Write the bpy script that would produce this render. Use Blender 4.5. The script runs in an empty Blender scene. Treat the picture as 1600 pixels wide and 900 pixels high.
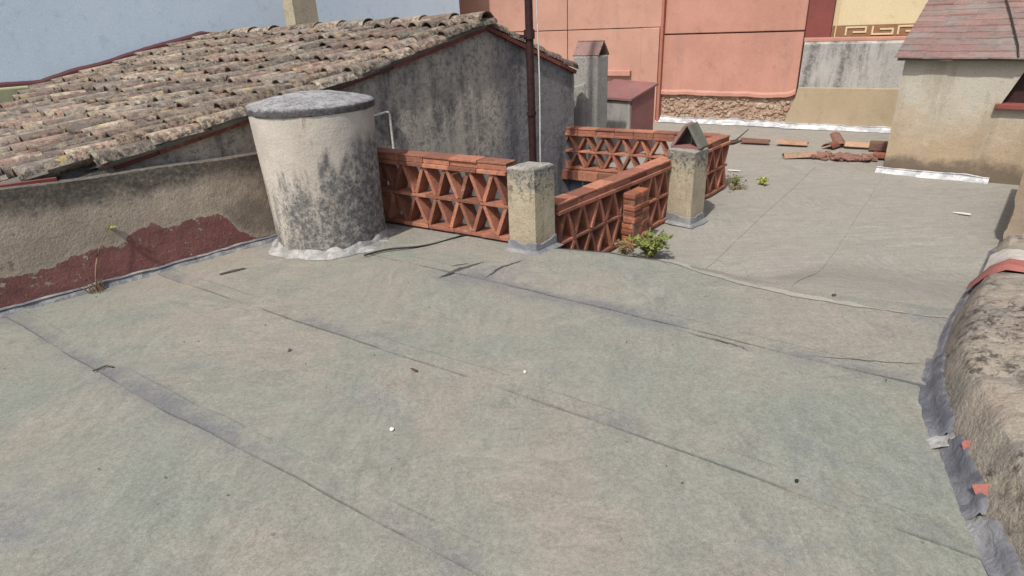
import bpy, math, random
import numpy as np
from mathutils import Vector, Matrix
R = math.radians
random.seed(7)
sc = bpy.context.scene
COL = sc.collection

# ------------------------------------------------------------------ camera, sky, sun, exposure
F_PX, PITCH, ROLL, CAM_H = 950.0, R(23.85), R(2.6), 1.6
_r0 = Vector((1, 0, 0)); _u0 = Vector((0, math.sin(PITCH), math.cos(PITCH))); _fw = Vector((0, math.cos(PITCH), -math.sin(PITCH)))
_r = math.cos(ROLL)*_r0 - math.sin(ROLL)*_u0
_u = math.sin(ROLL)*_r0 + math.cos(ROLL)*_u0
cam = bpy.data.cameras.new('camera'); cam_o = bpy.data.objects.new('camera', cam); COL.objects.link(cam_o)
cam.sensor_fit = 'HORIZONTAL'; cam.sensor_width = 36.0; cam.lens = 36.0*F_PX/1600.0
cam.clip_start = 0.05; cam.clip_end = 3000
M = Matrix((_r, _u, -_fw)).transposed().to_4x4(); M.translation = Vector((0, 0, CAM_H)); cam_o.matrix_world = M
sc.camera = cam_o

SUN_AZ = Vector((-0.53, -0.85, 0)).normalized(); SUN_EL = R(54)
w = bpy.data.worlds.new('World'); sc.world = w; w.use_nodes = True
wn = w.node_tree.nodes; wl_ = w.node_tree.links
sky = wn.new('ShaderNodeTexSky'); sky.sky_type = 'NISHITA'; sky.sun_disc = False
sky.sun_elevation = SUN_EL; sky.sun_rotation = math.atan2(SUN_AZ.x, SUN_AZ.y)
sky.air_density = 1.0; sky.dust_density = 4.0; sky.ozone_density = 0.6
wl_.new(sky.outputs[0], wn['Background'].inputs[0]); wn['Background'].inputs[1].default_value = 0.105
sd = bpy.data.lights.new('sun', 'SUN'); so = bpy.data.objects.new('sun', sd); COL.objects.link(so)
sd.energy = 3.0; sd.angle = R(1.5); sd.color = (1.0, 0.955, 0.89)
sdir = Vector((SUN_AZ.x*math.cos(SUN_EL), SUN_AZ.y*math.cos(SUN_EL), math.sin(SUN_EL)))
so.rotation_euler = sdir.to_track_quat('Z', 'Y').to_euler(); so.location = (-6, -5, 9)
vs = sc.view_settings; vs.view_transform = 'Standard'; vs.look = 'None'; vs.gamma = 1; vs.use_curve_mapping = False
vs.exposure = 0.32

# ------------------------------------------------------------------ material helpers
class Mat:
    def __init__(s, name, rough=0.9):
        s.m = bpy.data.materials.new(name); s.m.use_nodes = True
        s.nt = s.m.node_tree; s.n = s.nt.nodes; s.l = s.nt.links
        s.bsdf = s.n['Principled BSDF']; s.bsdf.inputs['Roughness'].default_value = rough
        s.bsdf.inputs['Specular IOR Level'].default_value = 0.25
        s.pos = s.n.new('ShaderNodeNewGeometry').outputs['Position']
    def lk(s, a, b): s.l.new(a, b)
    def mapping(s, scale, rot=0, src=None, loc=(0, 0, 0)):
        m = s.n.new('ShaderNodeMapping'); m.inputs['Scale'].default_value = scale; m.inputs['Rotation'].default_value = (0, 0, rot)
        m.inputs['Location'].default_value = loc
        s.lk(src or s.pos, m.inputs['Vector']); return m.outputs[0]
    def noise(s, scale, detail=4, rough=0.55, vec=None, dist=0):
        t = s.n.new('ShaderNodeTexNoise'); t.inputs['Scale'].default_value = scale; t.inputs['Detail'].default_value = detail
        t.inputs['Roughness'].default_value = rough; t.inputs['Distortion'].default_value = dist
        s.lk(vec or s.pos, t.inputs['Vector']); return t.outputs['Fac']
    def voro(s, scale, vec=None, feature='F1'):
        t = s.n.new('ShaderNodeTexVoronoi'); t.inputs['Scale'].default_value = scale; t.feature = feature
        s.lk(vec or s.pos, t.inputs['Vector']); return t
    def ramp(s, v, lo, hi, a=0.0, b=1.0):
        t = s.n.new('ShaderNodeMapRange'); t.interpolation_type = 'SMOOTHSTEP'
        t.inputs[1].default_value = lo; t.inputs[2].default_value = hi; t.inputs[3].default_value = a; t.inputs[4].default_value = b
        s.lk(v, t.inputs[0]); return t.outputs[0]
    def math(s, op, a, b=None, clamp=False):
        t = s.n.new('ShaderNodeMath'); t.operation = op; t.use_clamp = clamp
        for i, q in enumerate((a, b)):
            if q is None: continue
            if isinstance(q, (int, float)): t.inputs[i].default_value = q
            else: s.lk(q, t.inputs[i])
        return t.outputs[0]
    def mix(s, fac, a, b, mode='MIX'):
        t = s.n.new('ShaderNodeMix'); t.data_type = 'RGBA'; t.blend_type = mode
        for i, q in ((0, fac), (6, a), (7, b)):
            if isinstance(q, (int, float)): t.inputs[i].default_value = q
            elif isinstance(q, tuple): t.inputs[i].default_value = (*q, 1)
            else: s.lk(q, t.inputs[i])
        return t.outputs[2]
    def sep(s, v=None):
        t = s.n.new('ShaderNodeSeparateXYZ'); s.lk(v or s.pos, t.inputs[0]); return t.outputs
    def rnd(s):
        return s.n.new('ShaderNodeObjectInfo').outputs['Random']
    def val(s, col, f, lo, hi):            # multiply colour by lo..hi following f
        v = s.ramp(f, 0.25, 0.75, lo, hi); c = s.n.new('ShaderNodeCombineColor')
        for i in range(3): s.lk(v, c.inputs[i])
        return s.mix(1.0, col, c.outputs[0], 'MULTIPLY')
    def done(s, col, h=None, dist=0.01, strength=0.6):
        if isinstance(col, tuple): s.bsdf.inputs['Base Color'].default_value = (*col, 1)
        else: s.lk(col, s.bsdf.inputs['Base Color'])
        if h is not None:
            b = s.n.new('ShaderNodeBump'); b.inputs['Distance'].default_value = dist; b.inputs['Strength'].default_value = strength
            s.lk(h, b.inputs['Height']); s.lk(b.outputs[0], s.bsdf.inputs['Normal'])
        return s.m

def plaster(name, c1, c2, stain=(0.05, 0.048, 0.045), streak=0.5, speck=0.5, sscale=4.0, lo=0.5, hi=0.7, bump=0.008, zdirt=None, zcol=(0.06, 0.055, 0.05)):
    m = Mat(name)
    c = m.mix(m.ramp(m.noise(1.7, 7, 0.62), 0.35, 0.65), c1, c2)
    c = m.mix(m.math('MULTIPLY', m.ramp(m.noise(6.0, 6, 0.65), 0.55, 0.72), 0.35), c, tuple(q*0.62 for q in c2))
    sv = m.mapping((sscale, sscale, sscale*0.14))
    s1 = m.math('MULTIPLY', m.ramp(m.noise(1.0, 6, 0.6, sv), lo, hi), m.ramp(m.noise(14.0, 5, 0.7), 0.32, 0.62, 0.25, 1.0))
    c = m.mix(m.math('MULTIPLY', s1, streak), c, stain)
    s2 = m.math('MULTIPLY', m.ramp(m.noise(38.0, 5, 0.7), 0.53, 0.64), m.ramp(m.noise(2.3, 4), 0.36, 0.62))
    c = m.mix(m.math('MULTIPLY', s2, speck), c, stain)
    if zdirt:
        z = m.sep()[2]; zz = m.math('ADD', z, m.math('MULTIPLY', m.noise(5.0, 5, 0.65), zdirt[2]))
        c = m.mix(m.ramp(zz, zdirt[0], zdirt[1], 0.75, 0.0), c, zcol)
    c = m.val(c, m.noise(120.0, 3, 0.7), 0.85, 1.14)
    h = m.math('ADD', m.noise(9.0, 6, 0.6), m.math('MULTIPLY', m.noise(70.0, 4, 0.7), 0.35))
    return m.done(c, h, bump, 0.7)

# ------------------------------------------------------------------ materials
def make_membrane(name, far=False):
    m = Mat(name, 0.88)
    uv = m.n.new('ShaderNodeUVMap').outputs[0]
    sx = m.sep(uv); P3 = m.pos
    green, pink, blue = (0.240, 0.252, 0.220), (0.312, 0.274, 0.238), (0.178, 0.184, 0.212)
    if far: green, pink, blue = (0.298, 0.290, 0.258), (0.308, 0.290, 0.260), (0.240, 0.243, 0.240)
    c = m.mix(m.ramp(m.noise(0.8, 8, 0.68, None, 0.3), 0.34, 0.66), green, pink)
    c = m.mix(m.math('MULTIPLY', m.ramp(m.noise(1.9, 7, 0.72, m.mapping((1, 1, 1), 0, None, (3.1, 1.7, 0))), 0.46, 0.70), 0.55), c, (0.288, 0.288, 0.250))
    c = m.mix(m.math('MULTIPLY', m.ramp(m.noise(1.3, 8, 0.74, m.mapping((1, 1, 1), 0, None, (9, 4, 0))), 0.52, 0.72), 0.55 if not far else 0.4), c, blue)
    c = m.mix(m.math('MULTIPLY', m.ramp(m.noise(3.1, 7, 0.74, m.mapping((1, 1, 1), 0, None, (1, 14, 0))), 0.58, 0.72), 0.45), c, (0.31, 0.265, 0.215))
    # swirled strokes left in the sealing coat
    sA = m.noise(1.0, 6, 0.72, m.mapping((5.0, 13.0, 1), 0.95 if not far else 0.6), 1.2)
    sB = m.noise(1.0, 6, 0.72, m.mapping((14.0, 5.0, 1), 0.35, None, (4, 9, 0)), 1.2)
    st = m.math('ADD', m.math('MULTIPLY', m.math('SUBTRACT', sA, 0.5), m.ramp(m.noise(0.9, 4, 0.6), 0.42, 0.60)), m.math('MULTIPLY', m.math('SUBTRACT', sB, 0.5), m.ramp(m.noise(0.9, 4, 0.6), 0.58, 0.40)))
    st = m.math('ADD', st, 0.5)
    c = m.val(c, st, 0.84, 1.14)
    if far: c = m.val(c, m.noise(1.0, 4, 0.6, m.mapping((2.0, 26.0, 1), -0.5)), 0.93, 1.06)
    if not far:
        wb = m.math('MULTIPLY', m.math('SUBTRACT', m.noise(3.3, 7, 0.74), 0.5), 0.40)
        e = m.math('ADD', sx[1], wb)
        lap = m.math('MAXIMUM', m.ramp(e, 0.0, 0.13, 1.0, 0.0), m.ramp(e, 0.86, 0.99, 0.0, 0.7))
        d = m.math('MULTIPLY', lap, m.ramp(m.noise(1.0, 6, 0.68, m.mapping((1, 1, 1), 0, None, (5, 2, 0))), 0.46, 0.60))
        c = m.mix(m.math('MULTIPLY', d, 0.6), c, (0.135, 0.138, 0.166))
        ln = m.math('MULTIPLY', m.ramp(sx[1], 0.0, 0.010, 1.0, 0.0), m.ramp(m.noise(2.2, 5, 0.65), 0.40, 0.56))
        c = m.mix(m.math('MULTIPLY', ln, 0.6), c, (0.09, 0.09, 0.10))
        l2 = m.math('ABSOLUTE', m.math('SUBTRACT', m.math('ADD', sx[1], m.math('MULTIPLY', wb, 0.06)), 0.105))
        c = m.mix(m.math('MULTIPLY', m.ramp(l2, 0.0, 0.008, 0.5, 0.0), m.ramp(m.noise(1.6, 5, 0.65, m.mapping((1, 1, 1), 0, None, (2, 6, 0))), 0.46, 0.58)), c, (0.12, 0.12, 0.125))
    gr = m.noise(230.0, 2, 0.8); gr2 = m.noise(60.0, 4, 0.78)
    c = m.val(c, gr, 0.78, 1.24); c = m.val(c, gr2, 0.80, 1.18)
    sp = m.math('MULTIPLY', m.ramp(m.noise(33.0, 2, 0.5), 0.73, 0.76), 0.5)
    c = m.mix(sp, c, (0.10, 0.095, 0.09))
    c = m.mix(1.0, c, (0.86, 0.88, 0.86) if not far else (0.90, 0.905, 0.89), 'MULTIPLY')
    h = m.math('ADD', m.math('MULTIPLY', gr2, 0.35), m.math('ADD', m.math('MULTIPLY', st, 0.3), m.math('MULTIPLY', m.noise(4.0, 4, 0.6, None, 0.5), 0.8)))
    return m.done(c, h, 0.008, 0.5)

MT = {}
MT['memb'] = make_membrane('membrane_worn')
MT['memb_far'] = make_membrane('membrane_far', True)

def make_tile():
    m = Mat('roof_tile', 0.92)
    ob = m.n.new('ShaderNodeTexCoord').outputs['Object']
    rd = m.rnd()
    c = m.mix(m.ramp(rd, 0.1, 0.9), (0.37, 0.275, 0.20), (0.30, 0.19, 0.15))
    rd2 = m.math('FRACT', m.math('MULTIPLY', rd, 17.3))
    c = m.mix(m.ramp(rd2, 0.35, 0.85, 0, 0.9), c, (0.24, 0.21, 0.17))
    off = m.n.new('ShaderNodeCombineXYZ'); m.lk(m.math('MULTIPLY', rd, 40.0), off.inputs[0])
    va = m.n.new('ShaderNodeVectorMath'); va.operation = 'ADD'; m.lk(ob, va.inputs[0]); m.lk(off.outputs[0], va.inputs[1]); p = va.outputs[0]
    lich = m.math('MULTIPLY', m.ramp(m.noise(9.0, 6, 0.7, p), 0.46, 0.6), m.ramp(m.math('FRACT', m.math('MULTIPLY', rd, 7.7)), 0.1, 0.6, 0.25, 1.0))
    c = m.mix(m.math('MULTIPLY', lich, 0.8), c, (0.48, 0.43, 0.315))
    c = m.mix(m.math('MULTIPLY', m.ramp(m.noise(4.0, 4, 0.6), 0.52, 0.62), 0.45), c, (0.24, 0.215, 0.20))
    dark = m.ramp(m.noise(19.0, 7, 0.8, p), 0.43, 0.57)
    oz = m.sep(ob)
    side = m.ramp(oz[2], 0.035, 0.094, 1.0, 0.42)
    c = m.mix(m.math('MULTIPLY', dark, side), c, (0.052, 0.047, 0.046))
    c = m.mix(m.math('MULTIPLY', m.ramp(m.noise(2.6, 5, 0.7), 0.50, 0.62), 0.4), c, (0.19, 0.165, 0.155))
    gold = m.math('MULTIPLY', m.ramp(m.noise(6.0, 4, 0.6, p), 0.63, 0.70), m.ramp(rd2, 0.1, 0.3))
    c = m.mix(m.math('MULTIPLY', gold, 0.6), c, (0.50, 0.36, 0.13))
    c = m.mix(m.ramp(m.noise(60.0, 3, 0.7, p), 0.62, 0.70, 0, 0.55), c, (0.50, 0.46, 0.36))
    c = m.val(c, m.math('FRACT', m.math('MULTIPLY', rd, 31.7)), 0.72, 1.12)
    c = m.val(c, m.noise(130.0, 2, 0.7, p), 0.74, 1.24)
    h = m.math('ADD', m.noise(20.0, 5, 0.7, p), m.math('MULTIPLY', m.noise(80.0, 4, 0.7, p), 0.5))
    return m.done(c, h, 0.012, 0.8)
MT['tile'] = make_tile()

def make_brick(name, a, b, soot=0.4):
    m = Mat(name, 0.88); rd = m.rnd()
    c = m.mix(rd, a, b)
    c = m.val(c, m.math('FRACT', m.math('MULTIPLY', rd, 13.7)), 0.66, 1.14)
    c = m.mix(m.math('MULTIPLY', m.ramp(m.noise(5.0, 7, 0.75), 0.46, 0.66), 0.55), c, tuple(q*0.55+0.02 for q in b))
    c = m.mix(m.math('MULTIPLY', m.ramp(m.noise(14.0, 6, 0.75), 0.50, 0.66), soot), c, (0.085, 0.06, 0.052))
    c = m.mix(m.math('MULTIPLY', m.ramp(m.noise(8.0, 6, 0.78, m.mapping((1, 1, 1), 0, None, (4, 4, 1))), 0.57, 0.68), 0.5), c, (0.42, 0.29, 0.225))
    c = m.val(c, m.noise(90.0, 3, 0.7), 0.80, 1.2)
    return m.done(c, m.math('ADD', m.noise(50.0, 5, 0.7), m.noise(12.0, 5, 0.7)), 0.008, 0.7)
MT['brick'] = make_brick('terracotta_brick', (0.42, 0.185, 0.115), (0.295, 0.118, 0.08))
MT['brick_stub'] = make_brick('crumbling_brick', (0.36, 0.125, 0.06), (0.25, 0.095, 0.06), 0.65)
MT['clay_mortar'] = make_brick('clay_mortar', (0.24, 0.12, 0.08), (0.22, 0.11, 0.08), 0.5)
MT['brick_dark'] = make_brick('old_terracotta', (0.30, 0.10, 0.065), (0.23, 0.085, 0.065), 0.6)
MT['verge'] = make_brick('verge_red', (0.24, 0.075, 0.055), (0.19, 0.06, 0.05), 0.5)
MT['parapet'] = plaster('parapet_plaster', (0.33, 0.265, 0.20), (0.26, 0.205, 0.155), streak=0.25, speck=0.35)
PS = [-2.5, -1.2, -0.5, 0.074, 0.2, 0.34, 0.46, 0.56, 0.66, 0.75, 0.82, 0.90, 1.0, 1.06, 1.16, 1.25, 1.35, 1.47, 1.53, 1.58, 1.70, 2.0]
PZ = [0.26, 0.25, 0.255, 0.242, 0.235, 0.222, 0.275, 0.272, 0.287, 0.261, 0.311, 0.345, 0.368, 0.312, 0.31, 0.35, 0.33, 0.325, 0.25, 0.15, 0.07, 0.03]
def make_parapet():
    m = Mat('parapet_plaster', 0.92)
    c = m.mix(m.ramp(m.noise(2.0, 7, 0.65), 0.36, 0.64), (0.40, 0.34, 0.27), (0.32, 0.268, 0.215))
    x, y, z = m.sep()
    s_ = m.math('ADD', m.math('MULTIPLY', x, 0.713), m.math('MULTIPLY', y, 0.701))           # metres along the wall
    k = m.math('ADD', z, m.math('MULTIPLY', m.math('SUBTRACT', m.noise(3.4, 7, 0.72), 0.5), 0.55))
    k = m.math('ADD', k, m.math('MULTIPLY', s_, 0.028))
    b = m.math('MULTIPLY', m.ramp(k, 0.54, 0.72), m.ramp(m.noise(30.0, 6, 0.78), 0.33, 0.58, 0.45, 1.0))
    c = m.mix(m.math('MULTIPLY', b, 0.92), c, (0.075, 0.07, 0.063))
    e = m.math('ADD', m.math('SUBTRACT', s_, 1.55), m.math('MULTIPLY', m.math('SUBTRACT', m.noise(3.0, 6, 0.7), 0.5), 1.3))
    c = m.mix(m.ramp(e, 0.0, 0.55, 0, 0.7), c, (0.10, 0.082, 0.068))
    c = m.mix(m.math('MULTIPLY', m.ramp(m.noise(40.0, 5, 0.75), 0.56, 0.66), 0.6), c, (0.13, 0.10, 0.08))
    c = m.mix(m.ramp(m.noise(7.0, 3, 0.5), 0.67, 0.70, 0, 0.6), c, (0.14, 0.10, 0.08))
    # dark red primer left along the foot, flaking at its upper edge
    sw = m.math('ADD', m.math('MULTIPLY', m.math('ADD', x, 3.27), 0.713), m.math('MULTIPLY', m.math('SUBTRACT', y, 3.532), 0.701))
    fc = m.n.new('ShaderNodeFloatCurve'); cv = fc.mapping.curves[0]; pts = [((a+2.6)/4.8, b) for a, b in zip(PS, PZ)]
    for a, b in pts[1:-1]: cv.points.new(a, b)
    cv.points[0].location = (0, 0.26); cv.points[-1].location = (1, 0.02)
    for q in cv.points: q.handle_type = 'VECTOR'
    fc.mapping.update(); m.lk(m.math('DIVIDE', m.math('ADD', sw, 2.6), 4.8), fc.inputs['Value'])
    edge = m.math('SUBTRACT', fc.outputs[0], z)
    edge = m.math('ADD', edge, m.math('MULTIPLY', m.math('SUBTRACT', m.noise(11.0, 8, 0.74), 0.5), 0.13))
    pm = m.ramp(edge, 0.0, 0.008)
    hole = m.ramp(m.math('ADD', m.noise(13.0, 8, 0.8), m.math('MULTIPLY', m.ramp(edge, 0.0, 0.12, 1.0, 0.0), 0.06)), 0.60, 0.635)
    pm = m.math('MULTIPLY', pm, m.math('SUBTRACT', 1.0, hole))
    rc = m.mix(m.ramp(m.noise(4.0, 7, 0.72), 0.36, 0.64), (0.225, 0.088, 0.082), (0.165, 0.064, 0.062))
    rc = m.mix(m.math('MULTIPLY', m.ramp(m.noise(1.0, 6, 0.72, m.mapping((4, 4, 22))), 0.50, 0.66), 0.5), rc, (0.10, 0.045, 0.045))
    rc = m.mix(m.math('MULTIPLY', m.ramp(m.noise(7.0, 7, 0.78, m.mapping((1, 1, 1), 0, None, (2, 2, 2))), 0.54, 0.68), 0.5), rc, (0.30, 0.175, 0.155))
    c = m.mix(m.math('MULTIPLY', pm, 0.93), c, rc)
    halo = m.math('MULTIPLY', m.ramp(edge, -0.045, 0.0), m.math('SUBTRACT', 1.0, pm))
    c = m.mix(m.math('MULTIPLY', halo, 0.35), c, (0.46, 0.39, 0.31))
    c = m.val(c, m.noise(120.0, 3, 0.7), 0.82, 1.16)
    return m.done(c, m.math('ADD', m.math('ADD', m.noise(9.0, 6, 0.65), m.math('MULTIPLY', pm, 0.25)), m.math('MULTIPLY', m.noise(55.0, 4, 0.7), 0.5)), 0.014, 0.8)
MT['parapet_l'] = make_parapet()
def make_pillar():
    m = Mat('pillar_render', 0.92); g = m.n.new('ShaderNodeTexCoord').outputs['Generated']; gz_ = m.sep(g)[2]
    c = m.mix(m.ramp(m.noise(4.0, 7, 0.68), 0.36, 0.64), (0.42, 0.37, 0.275), (0.35, 0.30, 0.215))
    k = m.math('ADD', gz_, m.math('MULTIPLY', m.math('SUBTRACT', m.noise(6.5, 7, 0.74), 0.5), 0.85))
    c = m.mix(m.math('MULTIPLY', m.ramp(k, 0.72, 0.98), 0.85), c, (0.20, 0.195, 0.175))
    mo = m.math('MULTIPLY', m.ramp(m.noise(26.0, 7, 0.8), 0.48, 0.60), m.ramp(k, 0.55, 0.98, 0.12, 0.95))
    c = m.mix(mo, c, (0.06, 0.06, 0.052))
    c = m.mix(m.math('MULTIPLY', m.ramp(m.noise(33.0, 6, 0.8, m.mapping((1, 1, 1), 0, None, (3, 3, 3))), 0.58, 0.66), m.ramp(k, 0.8, 1.0)), c, (0.46, 0.455, 0.42))
    c = m.mix(m.math('MULTIPLY', m.ramp(m.noise(1.0, 6, 0.7, m.mapping((9, 9, 1.6))), 0.54, 0.66), 0.5), c, (0.19, 0.16, 0.115))
    c = m.mix(m.ramp(m.math('ADD', gz_, m.math('MULTIPLY', m.math('SUBTRACT', m.noise(9.0, 6, 0.7), 0.5), 0.3)), 0.10, 0.22, 0.6, 0.0), c, (0.20, 0.15, 0.10))
    c = m.val(c, m.noise(110.0, 3, 0.7), 0.82, 1.16)
    return m.done(c, m.math('ADD', m.noise(10.0, 6, 0.66), m.math('MULTIPLY', m.noise(55.0, 4, 0.72), 0.5)), 0.014, 0.8)
MT['pillar_shaft'] = make_pillar()
def make_gable():
    m = Mat('gable_plaster', 0.93); x, y, z = m.sep()
    s_ = m.math('ADD', m.math('MULTIPLY', x, 0.7071), m.math('MULTIPLY', y, 0.7071))      # along the wall: apex near 4.74
    c = m.mix(m.ramp(m.noise(2.2, 7, 0.68), 0.36, 0.64), (0.50, 0.45, 0.375), (0.40, 0.365, 0.315))
    zone = m.ramp(m.math('ADD', s_, m.math('MULTIPLY', m.math('SUBTRACT', m.noise(2.0, 6, 0.7, m.mapping((1, 1, 0.35))), 0.5), 1.6)), 4.62, 5.1)
    c = m.mix(m.math('MULTIPLY', zone, 0.75), c, (0.185, 0.195, 0.22))
    sv = m.mapping((3.4, 3.4, 0.55))
    stk = m.math('MULTIPLY', m.ramp(m.noise(1.0, 6, 0.65, sv), 0.47, 0.64), m.ramp(m.noise(11.0, 6, 0.78), 0.34, 0.60, 0.15, 1.0))
    c = m.mix(m.math('MULTIPLY', stk, 0.8), c, (0.075, 0.076, 0.08))
    mot = m.math('MULTIPLY', m.ramp(m.noise(17.0, 7, 0.82), 0.47, 0.60), m.ramp(m.noise(2.8, 5, 0.65), 0.34, 0.56, 0.35, 1.0))
    c = m.mix(m.math('MULTIPLY', mot, 0.66), c, (0.085, 0.082, 0.078))
    c = m.mix(m.ramp(m.noise(26.0, 5, 0.78, m.mapping((1, 1, 1), 0, None, (7, 3, 2))), 0.56, 0.66, 0, 0.45), c, (0.40, 0.37, 0.33))
    c = m.val(c, m.noise(110.0, 3, 0.75), 0.80, 1.18)
    return m.done(c, m.math('ADD', m.noise(9.0, 6, 0.65), m.math('MULTIPLY', m.noise(50.0, 4, 0.72), 0.5)), 0.014, 0.8)
MT['gable'] = make_gable()
MT['pillar'] = plaster('pillar_plaster', (0.42, 0.375, 0.275), (0.36, 0.315, 0.225), streak=0.35, speck=0.5)
MT['pillar_top'] = plaster('mossy_mortar', (0.34, 0.33, 0.29), (0.24, 0.235, 0.21), streak=0.4, speck=0.95, bump=0.02)
MT['moss_slab'] = plaster('mossy_slab', (0.20, 0.20, 0.18), (0.13, 0.13, 0.11), streak=0.5, speck=0.9)
MT['pink'] = plaster('salmon_render', (0.50, 0.262, 0.20), (0.435, 0.225, 0.172), stain=(0.33, 0.19, 0.155), streak=0.55, speck=0.35, bump=0.003)
MT['pink_l'] = plaster('salmon_render_pale', (0.51, 0.29, 0.222), (0.455, 0.255, 0.195), stain=(0.36, 0.22, 0.175), streak=0.5, speck=0.3, bump=0.003)
MT['pinkd'] = plaster('salmon_side', (0.40, 0.16, 0.115), (0.36, 0.14, 0.10), stain=(0.25, 0.12, 0.10), streak=0.3, speck=0.2, bump=0.003)
MT['maroon'] = plaster('maroon_paint', (0.24, 0.075, 0.062), (0.20, 0.062, 0.055), streak=0.4, speck=0.35)
MT['hood'] = plaster('weathered_hood', (0.285, 0.175, 0.155), (0.225, 0.15, 0.135), stain=(0.10, 0.095, 0.09), streak=0.6, speck=0.8)
MT['clay_red'] = plaster('clay_red_band', (0.33, 0.125, 0.105), (0.28, 0.105, 0.09), stain=(0.16, 0.11, 0.09), streak=0.5, speck=0.5)
MT['maroon_deep'] = plaster('deep_maroon_seal', (0.115, 0.04, 0.042), (0.09, 0.034, 0.038), streak=0.5, speck=0.5)
MT['maroon_old'] = plaster('maroon_worn', (0.265, 0.12, 0.112), (0.215, 0.10, 0.095), stain=(0.13, 0.12, 0.115), streak=0.7, speck=0.6)
def make_patch():
    m = Mat('red_primer', 0.9); x, y, z = m.sep()
    c = m.mix(m.ramp(m.noise(4.0, 7, 0.7), 0.36, 0.64), (0.215, 0.085, 0.078), (0.155, 0.058, 0.056))
    c = m.mix(m.math('MULTIPLY', m.ramp(m.noise(1.0, 6, 0.72, m.mapping((4, 4, 22))), 0.52, 0.66), 0.55), c, (0.09, 0.04, 0.04))
    c = m.mix(m.math('MULTIPLY', m.ramp(m.noise(7.0, 7, 0.78), 0.56, 0.68), 0.55), c, (0.29, 0.17, 0.15))
    c = m.mix(m.ramp(m.noise(24.0, 6, 0.78), 0.60, 0.67, 0, 0.7), c, (0.27, 0.215, 0.17))
    c = m.val(c, m.noise(90.0, 3, 0.75), 0.8, 1.18)
    return m.done(c, m.math('ADD', m.noise(7.0, 6, 0.7, m.mapping((1, 1, 3))), m.math('MULTIPLY', m.noise(40.0, 5, 0.75), 0.4)), 0.03, 0.9)
MT['patch'] = make_patch()
MT['blue'] = plaster('pale_blue_render', (0.66, 0.80, 0.92), (0.63, 0.78, 0.90), stain=(0.56, 0.69, 0.80), streak=0.3, speck=0.12, bump=0.003)
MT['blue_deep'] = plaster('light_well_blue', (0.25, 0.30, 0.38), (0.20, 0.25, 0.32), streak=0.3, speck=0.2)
MT['cream'] = plaster('cream_render', (0.62, 0.525, 0.335), (0.60, 0.50, 0.315), stain=(0.45, 0.38, 0.26), streak=0.2, speck=0.1, bump=0.003)
MT['tan'] = plaster('tan_render', (0.40, 0.325, 0.225), (0.37, 0.295, 0.20), stain=(0.24, 0.19, 0.14), streak=0.3, speck=0.25)
MT['greywall'] = plaster('grey_cement', (0.43, 0.42, 0.40), (0.35, 0.345, 0.325), stain=(0.12, 0.115, 0.105), streak=0.9, speck=0.6, sscale=4, lo=0.46, hi=0.64)
MT['concrete'] = plaster('grey_concrete', (0.33, 0.32, 0.295), (0.26, 0.255, 0.24), streak=0.5, speck=0.7)
def make_hut():
    m = Mat('hut_render', 0.92); x, y, z = m.sep()
    n1 = m.noise(2.2, 7, 0.66)
    k = m.math('ADD', z, m.math('MULTIPLY', m.math('SUBTRACT', n1, 0.5), 1.5))
    c = m.mix(m.ramp(k, -0.05, 0.65), (0.385, 0.30, 0.205), (0.43, 0.405, 0.34))
    c = m.mix(m.math('MULTIPLY', m.ramp(m.noise(1.0, 6, 0.65, m.mapping((5, 5, 0.9))), 0.5, 0.68), 0.5), c, (0.28, 0.235, 0.17))
    c = m.mix(m.math('MULTIPLY', m.ramp(m.noise(7.0, 6, 0.7), 0.56, 0.68), 0.4), c, (0.49, 0.44, 0.35))
    kk = m.math('ADD', z, m.math('MULTIPLY', m.math('SUBTRACT', m.noise(4.0, 7, 0.72), 0.5), 0.42))
    c = m.mix(m.ramp(kk, -0.20, -0.03, 0.85, 0.0), c, (0.115, 0.09, 0.07))
    c = m.mix(m.math('MULTIPLY', m.ramp(m.noise(34.0, 5, 0.75), 0.56, 0.66), 0.35), c, (0.2, 0.16, 0.12))
    c = m.val(c, m.noise(110.0, 3, 0.7), 0.86, 1.12)
    return m.done(c, m.math('ADD', m.noise(6.0, 6, 0.62), m.math('MULTIPLY', m.noise(60.0, 4, 0.7), 0.3)), 0.016, 0.8)
MT['hut'] = make_hut()
MT['lime'] = plaster('lime_plaster', (0.42, 0.43, 0.26), (0.38, 0.39, 0.23), streak=0.3, speck=0.3)
MT['white_plaster'] = plaster('white_plaster', (0.58, 0.55, 0.50), (0.46, 0.42, 0.36), streak=0.35, speck=0.4, bump=0.015)
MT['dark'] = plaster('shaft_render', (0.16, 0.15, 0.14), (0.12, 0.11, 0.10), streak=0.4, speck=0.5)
MT['lichen_mortar'] = plaster('lichen_mortar', (0.24, 0.225, 0.19), (0.15, 0.14, 0.125), streak=0.4, speck=1.0, bump=0.02)
MT['mortar'] = plaster('mortar', (0.40, 0.36, 0.31), (0.31, 0.28, 0.24), streak=0.3, speck=0.6, bump=0.015)

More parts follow.
